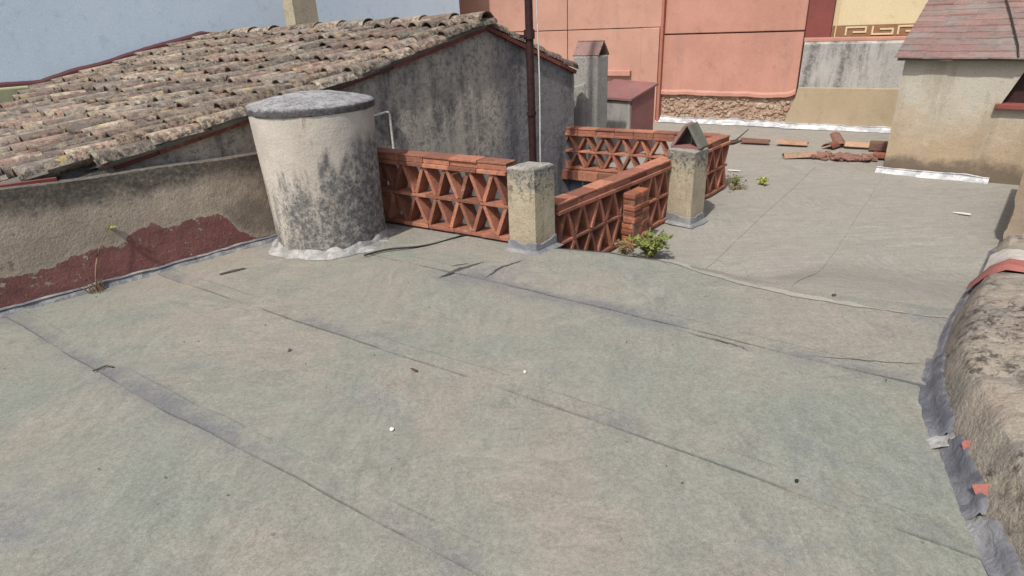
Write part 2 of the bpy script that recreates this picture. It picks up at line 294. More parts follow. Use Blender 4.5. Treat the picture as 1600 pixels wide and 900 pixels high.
def make_rough():
    m = Mat('rough_render', 0.95)
    c = m.mix(m.ramp(m.noise(2.6, 7, 0.68), 0.36, 0.62), (0.325, 0.29, 0.232), (0.285, 0.238, 0.195))
    c = m.mix(m.math('MULTIPLY', m.ramp(m.noise(3.4, 6, 0.7, m.mapping((1, 1, 1), 0, None, (4, 2, 1))), 0.46, 0.64), 0.7), c, (0.205, 0.195, 0.17))
    pit = m.noise(21.0, 6, 0.82)
    zone = m.ramp(m.noise(2.2, 3, 0.5, m.mapping((1, 1, 1), 0, None, (1, 7, 3))), 0.42, 0.58)
    c = m.mix(m.math('MULTIPLY', m.ramp(pit, 0.53, 0.62), m.math('ADD', m.math('MULTIPLY', zone, 0.7), 0.2)), c, (0.09, 0.07, 0.06))
    c = m.mix(m.math('MULTIPLY', m.ramp(m.noise(9.0, 6, 0.75), 0.55, 0.68), 0.5), c, (0.36, 0.31, 0.235))
    c = m.val(c, m.noise(110.0, 3, 0.7), 0.8, 1.18)
    h = m.math('SUBTRACT', m.math('ADD', m.noise(8.0, 6, 0.65), m.math('MULTIPLY', m.noise(45.0, 4, 0.72), 0.35)), m.math('MULTIPLY', m.math('MULTIPLY', m.ramp(pit, 0.5, 0.66), zone), 0.5))
    return m.done(c, h, 0.03, 0.85)
MT['rough'] = make_rough()

def make_foil(name, a, b, rough=0.6):
    m = Mat(name, rough)
    c = m.mix(m.ramp(m.noise(7.0, 6, 0.65, None, 0.6), 0.4, 0.62), a, b)
    c = m.mix(m.ramp(m.noise(20.0, 5, 0.7), 0.6, 0.7, 0, 0.6), c, (0.08, 0.08, 0.085))
    return m.done(c, m.noise(14.0, 6, 0.65, None, 0.8), 0.02, 0.8)
MT['foil'] = make_foil('bitumen_flashing', (0.115, 0.12, 0.14), (0.19, 0.192, 0.205))
MT['foil_pale'] = make_foil('pale_flashing', (0.36, 0.37, 0.39), (0.62, 0.62, 0.62), 0.5)
MT['foil_patchy'] = make_foil('patchy_flashing', (0.15, 0.155, 0.175), (0.29, 0.29, 0.285))
MT['foil_torn'] = make_foil('torn_pale_flashing', (0.22, 0.22, 0.215), (0.42, 0.415, 0.40), 0.6)
MT['foil_mid'] = make_foil('grey_flashing', (0.17, 0.175, 0.19), (0.27, 0.27, 0.275), 0.6)

def make_vent():
    m = Mat('stained_vent_render', 0.9)
    c = m.mix(m.ramp(m.noise(2.5, 6, 0.6), 0.35, 0.65), (0.51, 0.475, 0.42), (0.43, 0.395, 0.345))
    x, y, z = m.sep()
    st = m.noise(1.0, 7, 0.68, m.mapping((6.0, 6.0, 1.5)))
    k = m.math('ADD', m.math('MULTIPLY', m.math('SUBTRACT', 0.62, z), 0.42), m.math('MULTIPLY', m.math('ADD', x, 1.52), 0.34))
    k = m.math('ADD', k, m.math('SUBTRACT', st, 0.5))
    mask = m.math('MULTIPLY', m.ramp(k, -0.04, 0.13), m.ramp(m.noise(20.0, 7, 0.8), 0.34, 0.60, 0.25, 1.0))
    mask = m.math('MULTIPLY', mask, m.ramp(z, 0.95, 0.76))
    c = m.mix(m.math('MULTIPLY', mask, 0.9), c, (0.075, 0.08, 0.088))
    sp = m.math('MULTIPLY', m.ramp(m.noise(45.0, 5, 0.7), 0.52, 0.62), m.ramp(z, 0.75, 0.35))
    c = m.mix(m.math('MULTIPLY', sp, 0.7), c, (0.07, 0.07, 0.068))
    br = m.math('MULTIPLY', m.ramp(m.noise(1.0, 6, 0.7, m.mapping((14, 14, 3.0), 0, None, (3, 1, 2))), 0.58, 0.68), m.ramp(m.math('ABSOLUTE', m.math('ADD', x, 1.45)), 0.05, 0.22, 1.0, 0.0))
    c = m.mix(m.math('MULTIPLY', br, 0.8), c, (0.26, 0.165, 0.085))
    c = m.val(c, m.noise(120.0, 3, 0.7), 0.84, 1.14)
    return m.done(c, m.math('ADD', m.noise(8.0, 6, 0.6), m.math('MULTIPLY', m.noise(60.0, 4, 0.7), 0.4)), 0.012, 0.7)
MT['vent'] = make_vent()

def simple(name, a, b, scale=20, rough=0.8, bump=0.004):
    m = Mat(name, rough); n = m.noise(scale, 5, 0.65)
    c = m.mix(m.ramp(n, 0.38, 0.62), a, b); c = m.val(c, m.noise(scale*5, 2, 0.7), 0.88, 1.12)
    return m.done(c, n, bump, 0.6)
MT['pole'] = simple('rusty_maroon_paint', (0.048, 0.020, 0.019), (0.028, 0.015, 0.015), 25, 0.55)
MT['whitecable'] = simple('white_plastic', (0.62, 0.60, 0.56), (0.50, 0.48, 0.44), 12, 0.5)
MT['black'] = simple('black_rubber', (0.02, 0.02, 0.02), (0.035, 0.033, 0.03), 20, 0.6)
MT['slit'] = simple('bitumen_tear', (0.05, 0.05, 0.052), (0.09, 0.09, 0.09), 40, 0.8)
MT['leaf'] = simple('weed_leaf', (0.135, 0.175, 0.045), (0.22, 0.25, 0.07), 30, 0.6)
MT['leaf_dry'] = simple('dry_leaf', (0.24, 0.22, 0.09), (0.16, 0.12, 0.06), 30, 0.7)
MT['leaf_lime'] = simple('lime_leaf', (0.30, 0.36, 0.06), (0.36, 0.40, 0.10), 30, 0.6)
MT['stem'] = simple('dry_stem', (0.27, 0.19, 0.12), (0.18, 0.12, 0.08), 40, 0.8)
MT['chip'] = simple('white_chip', (0.72, 0.72, 0.70), (0.60, 0.60, 0.58), 60, 0.6)
MT['bark'] = simple('twig_bark', (0.10, 0.07, 0.05), (0.06, 0.045, 0.035), 40, 0.9)
MT['stonea'] = simple('rubble_stone', (0.38, 0.28, 0.20), (0.30, 0.20, 0.145), 14, 0.95, 0.02)
MT['keybrown'] = simple('key_band_brown', (0.27, 0.15, 0.085), (0.23, 0.125, 0.07), 20, 0.9)
MT['ground'] = plaster('street_asphalt', (0.06, 0.058, 0.055), (0.05, 0.05, 0.048), streak=0.2, speck=0.3)
def make_hutroof():
    m = Mat('hut_roof_paint', 0.9); rd = m.rnd()
    c = m.mix(m.ramp(m.noise(1.0, 6, 0.65, m.mapping((2.2, 2.2, 12.0))), 0.42, 0.60), (0.255, 0.15, 0.135), (0.22, 0.185, 0.168))
    c = m.mix(m.ramp(m.noise(1.0, 6, 0.7, m.mapping((9, 9, 26.0), 0, None, (2, 5, 3))), 0.48, 0.62, 0, 0.75), c, (0.145, 0.125, 0.115))
    c = m.mix(m.ramp(m.noise(42.0, 5, 0.8), 0.54, 0.66, 0, 0.6), c, (0.32, 0.28, 0.25))
    c = m.val(c, rd, 0.92, 1.08); c = m.val(c, m.noise(100.0, 3, 0.7), 0.84, 1.16)
    return m.done(c, m.noise(24.0, 6, 0.7), 0.015, 0.8)
MT['hutroof'] = make_hutroof()

# ------------------------------------------------------------------ mesh helpers
def wloc(o):
    v = Vector((0, 0, 0))
    while o is not None: v += o.location; o = o.parent
    return v
def tag(o, label=None, cat=None, group=None, kind=None):
    if label: o['label'] = label
    if cat: o['category'] = cat
    if group: o['group'] = group
    if kind: o['kind'] = kind
    return o
def empty(name, loc, label, cat, group=None):
    o = bpy.data.objects.new(name, None); COL.objects.link(o); o.location = loc; o.empty_display_size = 0.1
    return tag(o, label, cat, group)
class MB:
    def __init__(s): s.v = []; s.f = []; s.uv = None
    def add(s, vs, fs):
        k = len(s.v); s.v += [Vector(p) for p in vs]; s.f += [tuple(i+k for i in f) for f in fs]; return s
    def obox(s, c, ax, ay, az):            # centre + three half-axis vectors
        c, ax, ay, az = map(Vector, (c, ax, ay, az))
        vs = [c+i*ax+j*ay+k*az for i in (-1, 1) for j in (-1, 1) for k in (-1, 1)]
        return s.add(vs, [(0, 1, 3, 2), (4, 6, 7, 5), (0, 4, 5, 1), (2, 3, 7, 6), (0, 2, 6, 4), (1, 5, 7, 3)])
    def prism(s, pts, vec):
        pts = [Vector(p) for p in pts]; vec = Vector(vec); n = len(pts)
        return s.add(pts+[p+vec for p in pts], [tuple(range(n))[::-1], tuple(range(n, 2*n))]+[(i, (i+1) % n, n+(i+1) % n, n+i) for i in range(n)])
    def tube(s, path, rad, n=8, cap=True):
        path = [Vector(p) for p in path]; rings = []
        for i, p in enumerate(path):
            d = (path[min(i+1, len(path)-1)]-path[max(i-1, 0)]).normalized()
            t = Vector((0, 0, 1)) if abs(d.z) < 0.9 else Vector((1, 0, 0))
            a = d.cross(t).normalized(); b = d.cross(a).normalized()
            r = rad[i] if isinstance(rad, (list, tuple)) else rad
            rings.append([p+r*(math.cos(2*math.pi*k/n)*a+math.sin(2*math.pi*k/n)*b) for k in range(n)])
        vs = [q for rg in rings for q in rg]; fs = []
        for i in range(len(path)-1):
            for k in range(n): fs.append((i*n+k, i*n+(k+1) % n, (i+1)*n+(k+1) % n, (i+1)*n+k))
        if cap: fs += [tuple(range(n))[::-1], tuple(range((len(path)-1)*n, len(path)*n))]
        return s.add(vs, fs)
    def lathe(s, c, prof, n=48, wob=0.0):
        c = Vector(c); vs = []; fs = []
        for i, (r, z) in enumerate(prof):
            for k in range(n):
                a = 2*math.pi*k/n; rr = r*(1+wob*(math.sin(3*a+1+z*2)+0.6*math.sin(7*a+z*5)))
                vs.append(c+Vector((rr*math.cos(a), rr*math.sin(a), z)))
        for i in range(len(prof)-1):
            for k in range(n): fs.append((i*n+k, i*n+(k+1) % n, (i+1)*n+(k+1) % n, (i+1)*n+k))
        fs += [tuple(range(n))[::-1], tuple(range((len(prof)-1)*n, len(prof)*n))]
        return s.add(vs, fs)
    def grid(s, fn, nu, nv, uvfn=None):
        k0 = len(s.v)
        s.v += [Vector(fn(i/nu, j/nv)) for j in range(nv+1) for i in range(nu+1)]
        for j in range(nv):
            for i in range(nu):
                a = k0+j*(nu+1)+i; s.f.append((a, a+1, a+nu+2, a+nu+1))
        return s
    def mesh(s, name, mat, off=Vector((0, 0, 0)), smooth=False):
        me = bpy.data.meshes.new(name); me.from_pydata([tuple(p-off) for p in s.v], [], s.f)
        if s.uv is not None:
            ul = me.uv_layers.new(name='UVMap'); vi = np.empty(len(me.loops), np.int32); me.loops.foreach_get('vertex_index', vi)
            ul.data.foreach_set('uv', np.array(s.uv, np.float32)[vi].ravel())
        me.materials.append(mat); me.validate()
        if smooth:
            me.polygons.foreach_set('use_smooth', [True]*len(me.polygons))
            if smooth is not True: me.set_sharp_from_angle(angle=R(smooth))
        return me
    def build(s, name, mat, parent=None, smooth=False, label=None, cat=None, group=None, kind=None, bevel=0):
        if parent is None:
            a = np.array([tuple(p) for p in s.v]); lo, hi = a.min(0), a.max(0)
            off = Vector(((lo[0]+hi[0])/2, (lo[1]+hi[1])/2, lo[2]))
        else: off = wloc(parent)
        o = bpy.data.objects.new(name, s.mesh(name, MT[mat] if isinstance(mat, str) else mat, off, smooth)); COL.objects.link(o)
        if parent is None: o.location = off
        else: o.parent = parent
        if bevel:
            b = o.modifiers.new('bevel', 'BEVEL'); b.width = bevel; b.segments = 2; b.limit_method = 'ANGLE'
        return tag(o, label, cat, group, kind)
def place(name, me, mw, parent=None):      # object sharing mesh data, placed by a world matrix
    o = bpy.data.objects.new(name, me); COL.objects.link(o)
    if parent is not None: o.parent = parent; mw = Matrix.Translation(-wloc(parent)) @ mw
    o.matrix_basis = mw; return o
def frame(x, y, z, loc):
    m = Matrix((x, y, z)).transposed().to_4x4(); m.translation = loc; return m
def V(*a): return Vector(a)
def hsh(*a):                               # small smooth pseudo noise in -1..1
    s = 0
    for i, (fr, am) in enumerate(((1.0, .5), (2.3, .28), (5.1, .14), (9.7, .08))):
        s += am*math.sin(fr*a[0]*1.9+i*1.7+1.3*math.sin(fr*a[1]*1.3+i))*math.cos(fr*a[1]*2.1-i*0.9)
    return s
from mathutils import noise as mnoise
def fbm(p, sc_=1.0, oc=4): return mnoise.fractal(Vector(p)*sc_, 1.0, 2.0, oc)

# ------------------------------------------------------------------ the terrace: level near part, step and ramp down to the far part
SU, SV = V(0.819, -0.574, 0), V(0.574, 0.819, 0)
DU = [-2.42, -2.24, -1.83, -1.34, -0.85, -0.51, -0.20, 0.32, 2.0]
DV = [3.60, 3.73, 3.84, 3.86, 3.72, 3.69, 3.70, 3.78, 3.85]
def vD(u): return float(np.interp(u, DU, DV))
def hf(x, y):
    u = 0.819*x-0.574*y; v = 0.574*x+0.819*y
    if u < -2.36: return 0.0 if v < 4.25 else -0.30
    L = float(np.interp(u, [-1.5, -0.9, -0.4], [0.12, 0.9, 1.7]))
    t = min(max((v-vD(u))/L, 0), 1)
    z = -0.30*t*t*(3-2*t) if L > 0.2 else -0.30*t
    return z
def lump(x, y): return 0.006*fbm((x, y, 0), 0.9, 3)
WELL = [(-1.35, 5.46), (0.02, 4.58), (0.34, 4.50), (1.50, 5.86), (2.40, 6.86), (0.66, 7.93), (-1.40, 5.66)]
def inpoly(x, y, P):
    c = False; n = len(P)
    for i in range(n):
        (x1, y1), (x2, y2) = P[i], P[(i+1) % n]
        if (y1 > y) != (y2 > y) and x < (x2-x1)*(y-y1)/(y2-y1)+x1: c = not c
    return c
fl = MB(); S = 0.07; nx, ny = 220, 215; x0, y0 = -6.2, -1.2
fl.v = [V(x0+i*S, y0+j*S, hf(x0+i*S, y0+j*S)-0.014+lump(x0+i*S, y0+j*S)) for j in range(ny+1) for i in range(nx+1)]
fl.uv = [(p.x, p.y) for p in fl.v]
for j in range(ny):
    for i in range(nx):
        cx, cy = x0+(i+.5)*S, y0+(j+.5)*S
        if inpoly(cx, cy, WELL): continue
        a = j*(nx+1)+i; fl.f.append((a, a+1, a+nx+2, a+nx+1))
floor = fl.build('terrace_floor', 'memb_far', smooth=True, kind='structure')
floor['label'] = 'flat roof terrace covered in worn grey green membrane'

EDG = [-1.0, 0.08, 1.035, 1.93, 2.95, None]
for k in range(5):
    mb = MB(); mb.uv = []
    us = np.arange(-5.2, 2.35, 0.05); nv = 16
    rows = []
    for u in us:
        wob = 0.014*fbm((u*1.6, k*3.7, 0), 1.0, 4)
        v0 = EDG[k]+wob+0.02*math.sin(u*1.1+k); v1 = (EDG[k+1]+0.10) if EDG[k+1] is not None else vD(u)+0.13
        for j in range(-1, nv+1):
            t = max(j, 0)/nv; v = v0+(v1-v0)*t
            p = SU*u+SV*v; off = 0.010-0.007*t
            if k == 4: off = 0.010
            if j == -1: off = -0.006
            lift = 0.006*max(0, fbm((u*2.2, 5.1+k*2, 0), 1.0, 3))*math.exp(-t*9) if j >= 0 else 0
            mb.v.append(V(p.x, p.y, hf(p.x, p.y)+off+lift+lump(p.x, p.y))); mb.uv.append((u, (v-v0) if j >= 0 else 0.0))
    W = nv+2
    for i in range(len(us)-1):
        for j in range(nv+1):
            a = i*W+j; mb.f.append((a, a+W, a+W+1, a+1))
    mb.build('membrane_sheet', 'memb', floor, smooth=35)
lap = MB(); lap.uv = []
for i in range(111):
    u = -2.22+2.6*i/110; w1 = 0.022*fbm((u*5, 2, 0), 1, 5); w2 = 0.03*fbm((u*6, 9, 0), 1, 5)-(0.05*max(0, math.sin(u*4.3+1)) if u > -1.2 else 0)
    for v in (vD(u)-0.035+w1, vD(u)+0.02+w2):
        p = SU*u+SV*v; lap.v.append(V(p.x, p.y, hf(p.x, p.y)+0.0145+lump(p.x, p.y))); lap.uv.append((u, 0.5))
for i in range(110): a = 2*i; lap.f.append((a, a+2, a+3, a+1))
MT['lap'] = plaster('worn_lap', (0.335, 0.322, 0.288), (0.285, 0.275, 0.245), stain=(0.2, 0.19, 0.17), streak=0.3, speck=0.5)
lap.build('worn_lap_strip', 'lap', floor, smooth=True)
P_, Q_ = V(0.60, 0.80, 0), V(-0.80, 0.60, 0)
QE = [-1.9, -1.05, -0.12, 0.67, 1.45, 2.22]
for k in range(5):
    mb = MB(); mb.uv = []; ps = np.arange(2.2, 8.6, 0.05); nq = 16; idx = {}
    for i, p in enumerate(ps):
        wob = 0.012*fbm((p*1.4, k*5.3, 2), 1.0, 4)
        for j in range(-1, nq+1):
            t = max(j, 0)/nq; q = QE[k]+wob+(QE[k+1]-QE[k]+0.08)*t
            w_ = P_*p+Q_*q; off = 0.006-0.005*t if j >= 0 else -0.012
            mb.v.append(V(w_.x, w_.y, hf(w_.x, w_.y)+off-0.004+lump(w_.x, w_.y))); mb.uv.append((p, q))
    W = nq+2
    for i in range(len(ps)-1):
        for j in range(nq+1):
            a = i*W+j; c = mb.v[a+W//2*0]
            u = 0.819*c.x-0.574*c.y; v = 0.574*c.x+0.819*c.y
            if v < vD(u)-0.06 or u < -2.3: continue
            mb.f.append((a, a+1, a+W+1, a+W))
    mb.build('membrane_sheet', 'memb_far', floor, smooth=35)

MB().obox((0, 0, -4.05), (400, 0, 0), (0, 400, 0), (0, 0, 0.05)).build('ground', 'ground', kind='structure')

# ------------------------------------------------------------------ directions
A45 = V(0.7071, 0.7071, 0); NA = V(0.7071, -0.7071, 0)           # gable walls run along A45 and face NA
B = V(0.848, -0.530, 0); NB = V(-0.530, -0.848, 0)              # fences and far walls run along B and face NB
Z = V(0, 0, 1)

# ------------------------------------------------------------------ light well below the terrace
well = MB()
wp = [V(x, y, 0) for x, y in [(-1.36, 5.44), (0.02, 4.55), (0.36, 4.47), (1.53, 5.83), (2.46, 6.88), (0.62, 8.02)]]
for i in range(5):
    a, b = wp[i], wp[i+1]; n = (b-a).cross(Z).normalized()
    zt = -0.02 if i == 0 else -0.33
    well.obox((a+b)/2+n*0.1+Z*((zt-3.6)/2), (b-a)/2, n*0.1, Z*((zt+3.6)/2))
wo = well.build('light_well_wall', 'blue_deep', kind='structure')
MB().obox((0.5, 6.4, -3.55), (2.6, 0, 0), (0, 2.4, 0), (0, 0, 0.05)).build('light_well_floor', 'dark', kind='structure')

# ------------------------------------------------------------------ left parapet with peeling red primer
PD = (V(-1.952, 4.828, 0)-V(-3.27, 3.532, 0)).normalized(); PN = V(PD.y, -PD.x, 0); PO = V(-3.27, 3.532, 0)
par = MB(); n = 70
def ptop(s): return 0.774-0.040*s*0.9+0.004*math.sin(s*7)
ss = [-2.6+5.4*i/n for i in range(n+1)]
prof = []
for s in ss:
    base = PO+PD*s
    t = ptop(s); wv = 0.006*fbm((s*2, 0, 0), 1, 4)
    row = [base+PN*(0.0)+Z*(-0.1)]
    for k in range(9):
        z = t*k/8.0; row.append(base+PN*(0.006*fbm((s*2.4, z*4, 1), 1, 4)-0.002*k+(0.012 if k == 8 else 0))+Z*(z-(0.003 if k == 8 else 0)))
    row += [base+PN*(-0.004)+Z*(t+0.003+wv*0.4), base-PN*0.135+Z*(t+wv), base-PN*0.14+Z*(-0.1)]
    prof.append(row)
W = len(prof[0])
for r_ in prof: par.v += r_
for i in range(n):
    for j in range(W-1):
        a = i*W+j; par.f.append((a, a+W, a+W+1, a+1))
par.f += [tuple(range(W)), tuple(range(n*W, n*W+W))[::-1]]
parapet = par.build('parapet_wall', 'parapet_l', smooth=28, label='low tan plaster parapet with flaking dark red base, left of the round chimney', cat='parapet')
MB().obox(PO+PD*-0.95-PN*0.115+Z*(ptop(-0.95)+0.012), PD*1.50-Z*0.054, PN*0.018, Z*0.009).build('red_mortar_line', 'maroon', parapet)
# bitumen flashing along the foot
def flashing(name, pts, nrm, h, out, mat, parent, seed=0, zof=0.0, step=0.05, thick=0.012):
    mb = MB(); path = []
    for i in range(len(pts)-1):
        a, b = pts[i], pts[i+1]; m = max(2, int((b-a).length/step))
        for k in range(m if i < len(pts)-2 else m+1): path.append((a+(b-a)*k/m, nrm[i]))
    for i, (p, nn) in enumerate(path):
        s = i*step; g = hf(p.x, p.y)+zof
        hh = h*(1+0.55*fbm((s*3.1, seed, 0), 1, 4)); oo = out*(1+0.5*fbm((s*2.7, seed+9, 0), 1, 4))
        for q, z in ((oo+0.01, -0.006), (oo, 0.016), (oo*0.45+0.012, 0.022+0.2*hh), (0.022, 0.02+hh*0.7), (0.018+thick, hh+0.02), (0.0, hh+0.024)):
            jit = 0.006*fbm((s*8, z*30+seed, 3), 1, 3)
            mb.v.append(V(p.x, p.y, 0)+nn*(q+jit)+Z*(g+z+(jit if z > 0.02 else 0)))
    for i in range(len(path)-1):
        for j in range(5):
            a = i*6+j; mb.f.append((a, a+6, a+7, a+1))
    return mb.build(name, mat, parent, smooth=50)
flashing('flashing', [PO-PD*2.5, PO+PD*2.05], [PN, PN], 0.026, 0.042, 'foil_patchy', parapet, 3)

# ------------------------------------------------------------------ round chimney vent
vent = empty('round_chimney', (-1.45, 4.78, 0), 'thick round plastered chimney with domed grey cap and black streaks', 'chimney')
pr_ = [(0.43, -0.05), (0.428, 0.10), (0.43, 0.3), (0.437, 0.55), (0.446, 0.8), (0.454, 1.045)]
MB().lathe((-1.45, 4.78, 0), pr_, 56, 0.006).build('shaft', 'vent', vent, smooth=60)
def make_cap():
    m = Mat('grey_cap_cement', 0.93); x, y, z = m.sep()
    c = m.mix(m.ramp(m.noise(5.0, 7, 0.72), 0.36, 0.64), (0.40, 0.40, 0.40), (0.27, 0.27, 0.28))
    c = m.mix(m.ramp(m.noise(21.0, 7, 0.82), 0.47, 0.60, 0, 0.75), c, (0.095, 0.095, 0.10))
    c = m.mix(m.ramp(m.noise(31.0, 6, 0.8, m.mapping((1, 1, 1), 0, None, (5, 5, 5))), 0.56, 0.64, 0, 0.6), c, (0.48, 0.48, 0.46))
    k = m.math('ADD', z, m.math('MULTIPLY', m.math('SUBTRACT', m.noise(16.0, 6, 0.75), 0.5), 0.09))
    c = m.mix(m.ramp(k, 1.075, 1.105, 0.8, 0.0), c, (0.05, 0.045, 0.05))
    c = m.val(c, m.noise(110.0, 3, 0.75), 0.78, 1.2)
    return m.done(c, m.math('ADD', m.noise(14.0, 6, 0.7), m.math('MULTIPLY', m.noise(60.0, 4, 0.75), 0.5)), 0.02, 0.9)
MT['capm'] = make_cap()
cpm = MB(); NC = 72
cprof = [(0.40, 1.040), (0.458, 1.041), (0.463, 1.044), (0.465, 1.064), (0.463, 1.088), (0.450, 1.098), (0.36, 1.122), (0.26, 1.144), (0.15, 1.160), (0.06, 1.166), (0.01, 1.167)]
for i, (r_, z) in enumerate(cprof):
    for k in range(NC):
        a = 2*math.pi*k/NC; q = V(math.cos(a)*r_, math.sin(a)*r_, z)
        w1 = fbm((q.x*13, q.y*13, q.z*13), 1, 4); w2 = fbm((q.x*3, q.y*3, 4), 1, 3); e = 0.7 if 0 < i < 6 else 0.5
        q = q*1.0+V(math.cos(a), math.sin(a), 0)*(0.013*w1+0.008*w2)*e+Z*(0.006*w1*(1 if i > 1 else -0.4)); cpm.v.append(V(-1.45, 4.78, 0)+q)
for i in range(len(cprof)-1):
    for k in range(NC): cpm.f.append((i*NC+k, i*NC+(k+1) % NC, (i+1)*NC+(k+1) % NC, (i+1)*NC+k))
cpm.f.append(tuple(range(10*NC, 11*NC)))
cpm.build('cap', 'capm', vent, smooth=32)
sk = MB(); nn = 60
for i in range(nn+1):
    a = 2*math.pi*i/nn; w1 = fbm((math.cos(a)*2.5, math.sin(a)*2.5, 2), 1, 4); w2 = fbm((math.cos(a)*3, math.sin(a)*3, 7), 1, 4)
    for r_, z in ((0.50+0.06*w1, 0.008), (0.49+0.055*w1, 0.016), (0.447+0.012*w2, 0.03), (0.437, 0.06+0.06*w2), (0.424, 0.068+0.06*w2)):
        sk.v.append(V(-1.45+r_*math.cos(a), 4.78+r_*math.sin(a), z))
for i in range(nn):
    for j in range(4):
        a = i*5+j; sk.f.append((a, a+5, a+6, a+1))
sk.build('flashing', 'foil_torn', vent, smooth=50)

# ------------------------------------------------------------------ tiled house on the left
AP = V(-0.175, 6.885, 0)                                        # foot of the gable apex on the outer wall face
house = empty('tiled_house', (-2.5, 7.0, -3.5), 'low house with lichen covered curved clay tile roof and mouldy grey gable', 'house')
SL, SR = 0.205, 0.378
def vz(s): return 1.53-(SL*s if s > 0 else -SR*s*0+SR*(-s)) - 0.03*math.sin(min(max(s, 0), 3.6)/3.6*math.pi)
gw = MB(); GN = 60
SS = [-1.50+ (1.50+5.2)*i/GN for i in range(GN+1)]
for s in SS:
    base = AP-A45*s
    for k in range(15):
        t = k/14; z = -3.5+(vz(s)+3.5)*(0.45 if k == 0 else (0.45+0.55*t)) if k else -3.5
        gw.v.append(base+NA*(0.006*fbm((s*1.5, z*2, 4), 1, 4))+Z*z)
for i in range(GN):
    for j in range(14):
        a = i*15+j; gw.f.append((a, a+1, a+16, a+15))
gab = gw.build('gable_wall', 'gable', house, smooth=True)
MB().prism([AP-A45*s-NA*0.02+Z*z for s, z in ((-1.47, -3.5), (5.2, -3.5), (5.2, vz(5.2)-0.02), (0, 1.50), (-1.47, vz(-1.47)-0.02))], -NA*4.4).build('house_core', 'dark', house)
LFT = V(-0.848, 0.530, 0)
def rz(s, t):                                                   # roof deck height: s down the slope, t along the ridge to the left
    return 1.555-SL*s-0.03*math.sin(min(max(s, 0), 3.6)/3.6*math.pi)-0.012*t+0.018*fbm((s*0.8, t*0.8, 0), 1, 3)
def rpt(s, t, dz=0): 
    p = AP-A45*s+LFT*t; return V(p.x, p.y, rz(s, t)+dz)
TMAX = 4.75
def smax(t): return 4.9 if t < 3.25 else 3.05-(t-3.25)*0.66
roof = MB()
ns, nt = 50, 48
for j in range(nt+1):
    t = -0.03+(TMAX+0.03)*j/nt
    for i in range(ns+1):
        s = smax(t)*i/ns; roof.v.append(rpt(s, t if (j or s < 3.75) else 0.09, 0.0 if (j or s < 3.75) else -0.02))
for j in range(nt):
    for i in range(ns):
        a = j*(ns+1)+i; roof.f.append((a, a+1, a+ns+2, a+ns+1))
roofo = roof.build('roof', 'lichen_mortar', house, smooth=True)
def tile_mesh(name, L=0.44, rh=0.074, rf=0.094, hk=0.80, th=0.014, seg=7, up=1, mat='tile', bend=0.0):
    mb = MB(); rows = 3
    for sgn, dr in ((0, 0.0), (1, -th)):
        for j in range(rows):
            t = j/(rows-1); y = L*t; r_ = rf+(rh-rf)*t+dr
            for k in range(seg+1):
                a = math.pi*(0.04+0.92*k/seg); mb.v.append(V(r_*math.cos(a), y, up*(r_*math.sin(a)*hk+bend*math.sin(t*math.pi))))
    W = seg+1; O = rows*W
    for j in range(rows-1):
        for k in range(seg):
            a = j*W+k; mb.f.append((a, a+1, a+W+1, a+W)); b = O+a; mb.f.append((b, b+W, b+W+1, b+1))
    for k in range(seg): mb.f.append((k, O+k, O+k+1, k+1)); a = (rows-1)*W+k; mb.f.append((a, a+1, O+a+1, O+a))
    for j in range(rows-1):
        a = j*W; mb.f.append((a, a+W, O+a+W, O+a)); a = j*W+seg; mb.f.append((a, O+a, O+a+W, a+W))
    me = mb.mesh(name, MT[mat], smooth=50); return me
TM = [tile_mesh('tile_a', hk=0.95), tile_mesh('tile_b', 0.42, 0.070, 0.097, 1.0), tile_mesh('tile_c', 0.45, 0.076, 0.091, 0.9, bend=0.004)]
def slope_frame(s, t, ds=0.2):
    y = (rpt(s-ds, t)-rpt(s+ds, t)).normalized(); x = y.cross(Z).normalized(); z = x.cross(y).normalized(); return x, y, z
PITCH_T, EXP = 0.205, 0.345
ncol = 23
chan = MB()
rt = random.Random(3)
ntile = 0
for c in range(ncol):
    t = -0.005+c*PITCH_T
    jit = rt.uniform(-0.07, 0.07)
    nrow = int((smax(t)-0.05)/EXP)+1
    for r in range(nrow):
        foot = min(0.30+EXP*r+jit+rt.uniform(-0.05, 0.05), smax(t)+0.05)
        if foot > 4.5 or (c == 0 and foot > 3.78): continue
        x, y, z = slope_frame(foot-0.2, t)
        p = rpt(foot, t+rt.uniform(-0.012, 0.012), (0.034 if c else 0.008)+rt.uniform(-0.006, 0.010))
        rotm = Matrix.Rotation(rt.uniform(-0.045, 0.045), 4, 'Z') @ Matrix.Rotation(R(-3.2)+rt.uniform(-0.018, 0.018), 4, 'X') @ Matrix.Rotation(rt.uniform(-0.05, 0.05), 4, 'Y')
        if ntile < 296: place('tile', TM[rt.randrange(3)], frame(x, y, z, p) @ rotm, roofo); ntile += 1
    if c < ncol-1:                                               # channel tiles in the valley between the covers
        tc = t+PITCH_T*0.5
        for r in range(nrow):
            foot = 0.22+EXP*r+rt.uniform(-0.03, 0.03)
            if foot > smax(tc)+0.05: continue
            x, y, z = slope_frame(foot-0.2, tc); m4 = frame(x, y, z, rpt(foot, tc, 0.085)) @ Matrix.Rotation(R(-2.5), 4, 'X')
            k0 = len(chan.v)
            for j in range(2):
                for k in range(6):
                    a = math.pi*(0.05+0.9*k/5); rr = 0.088+0.014*j
                    chan.v.append(m4 @ V(rr*math.cos(a), 0.42*j, -rr*math.sin(a)*0.75))
            for k in range(5): a = k0+k; chan.f.append((a, a+1, a+7, a+6))
chan.build('channel_tiles', 'tile', roofo, smooth=50, kind='stuff')
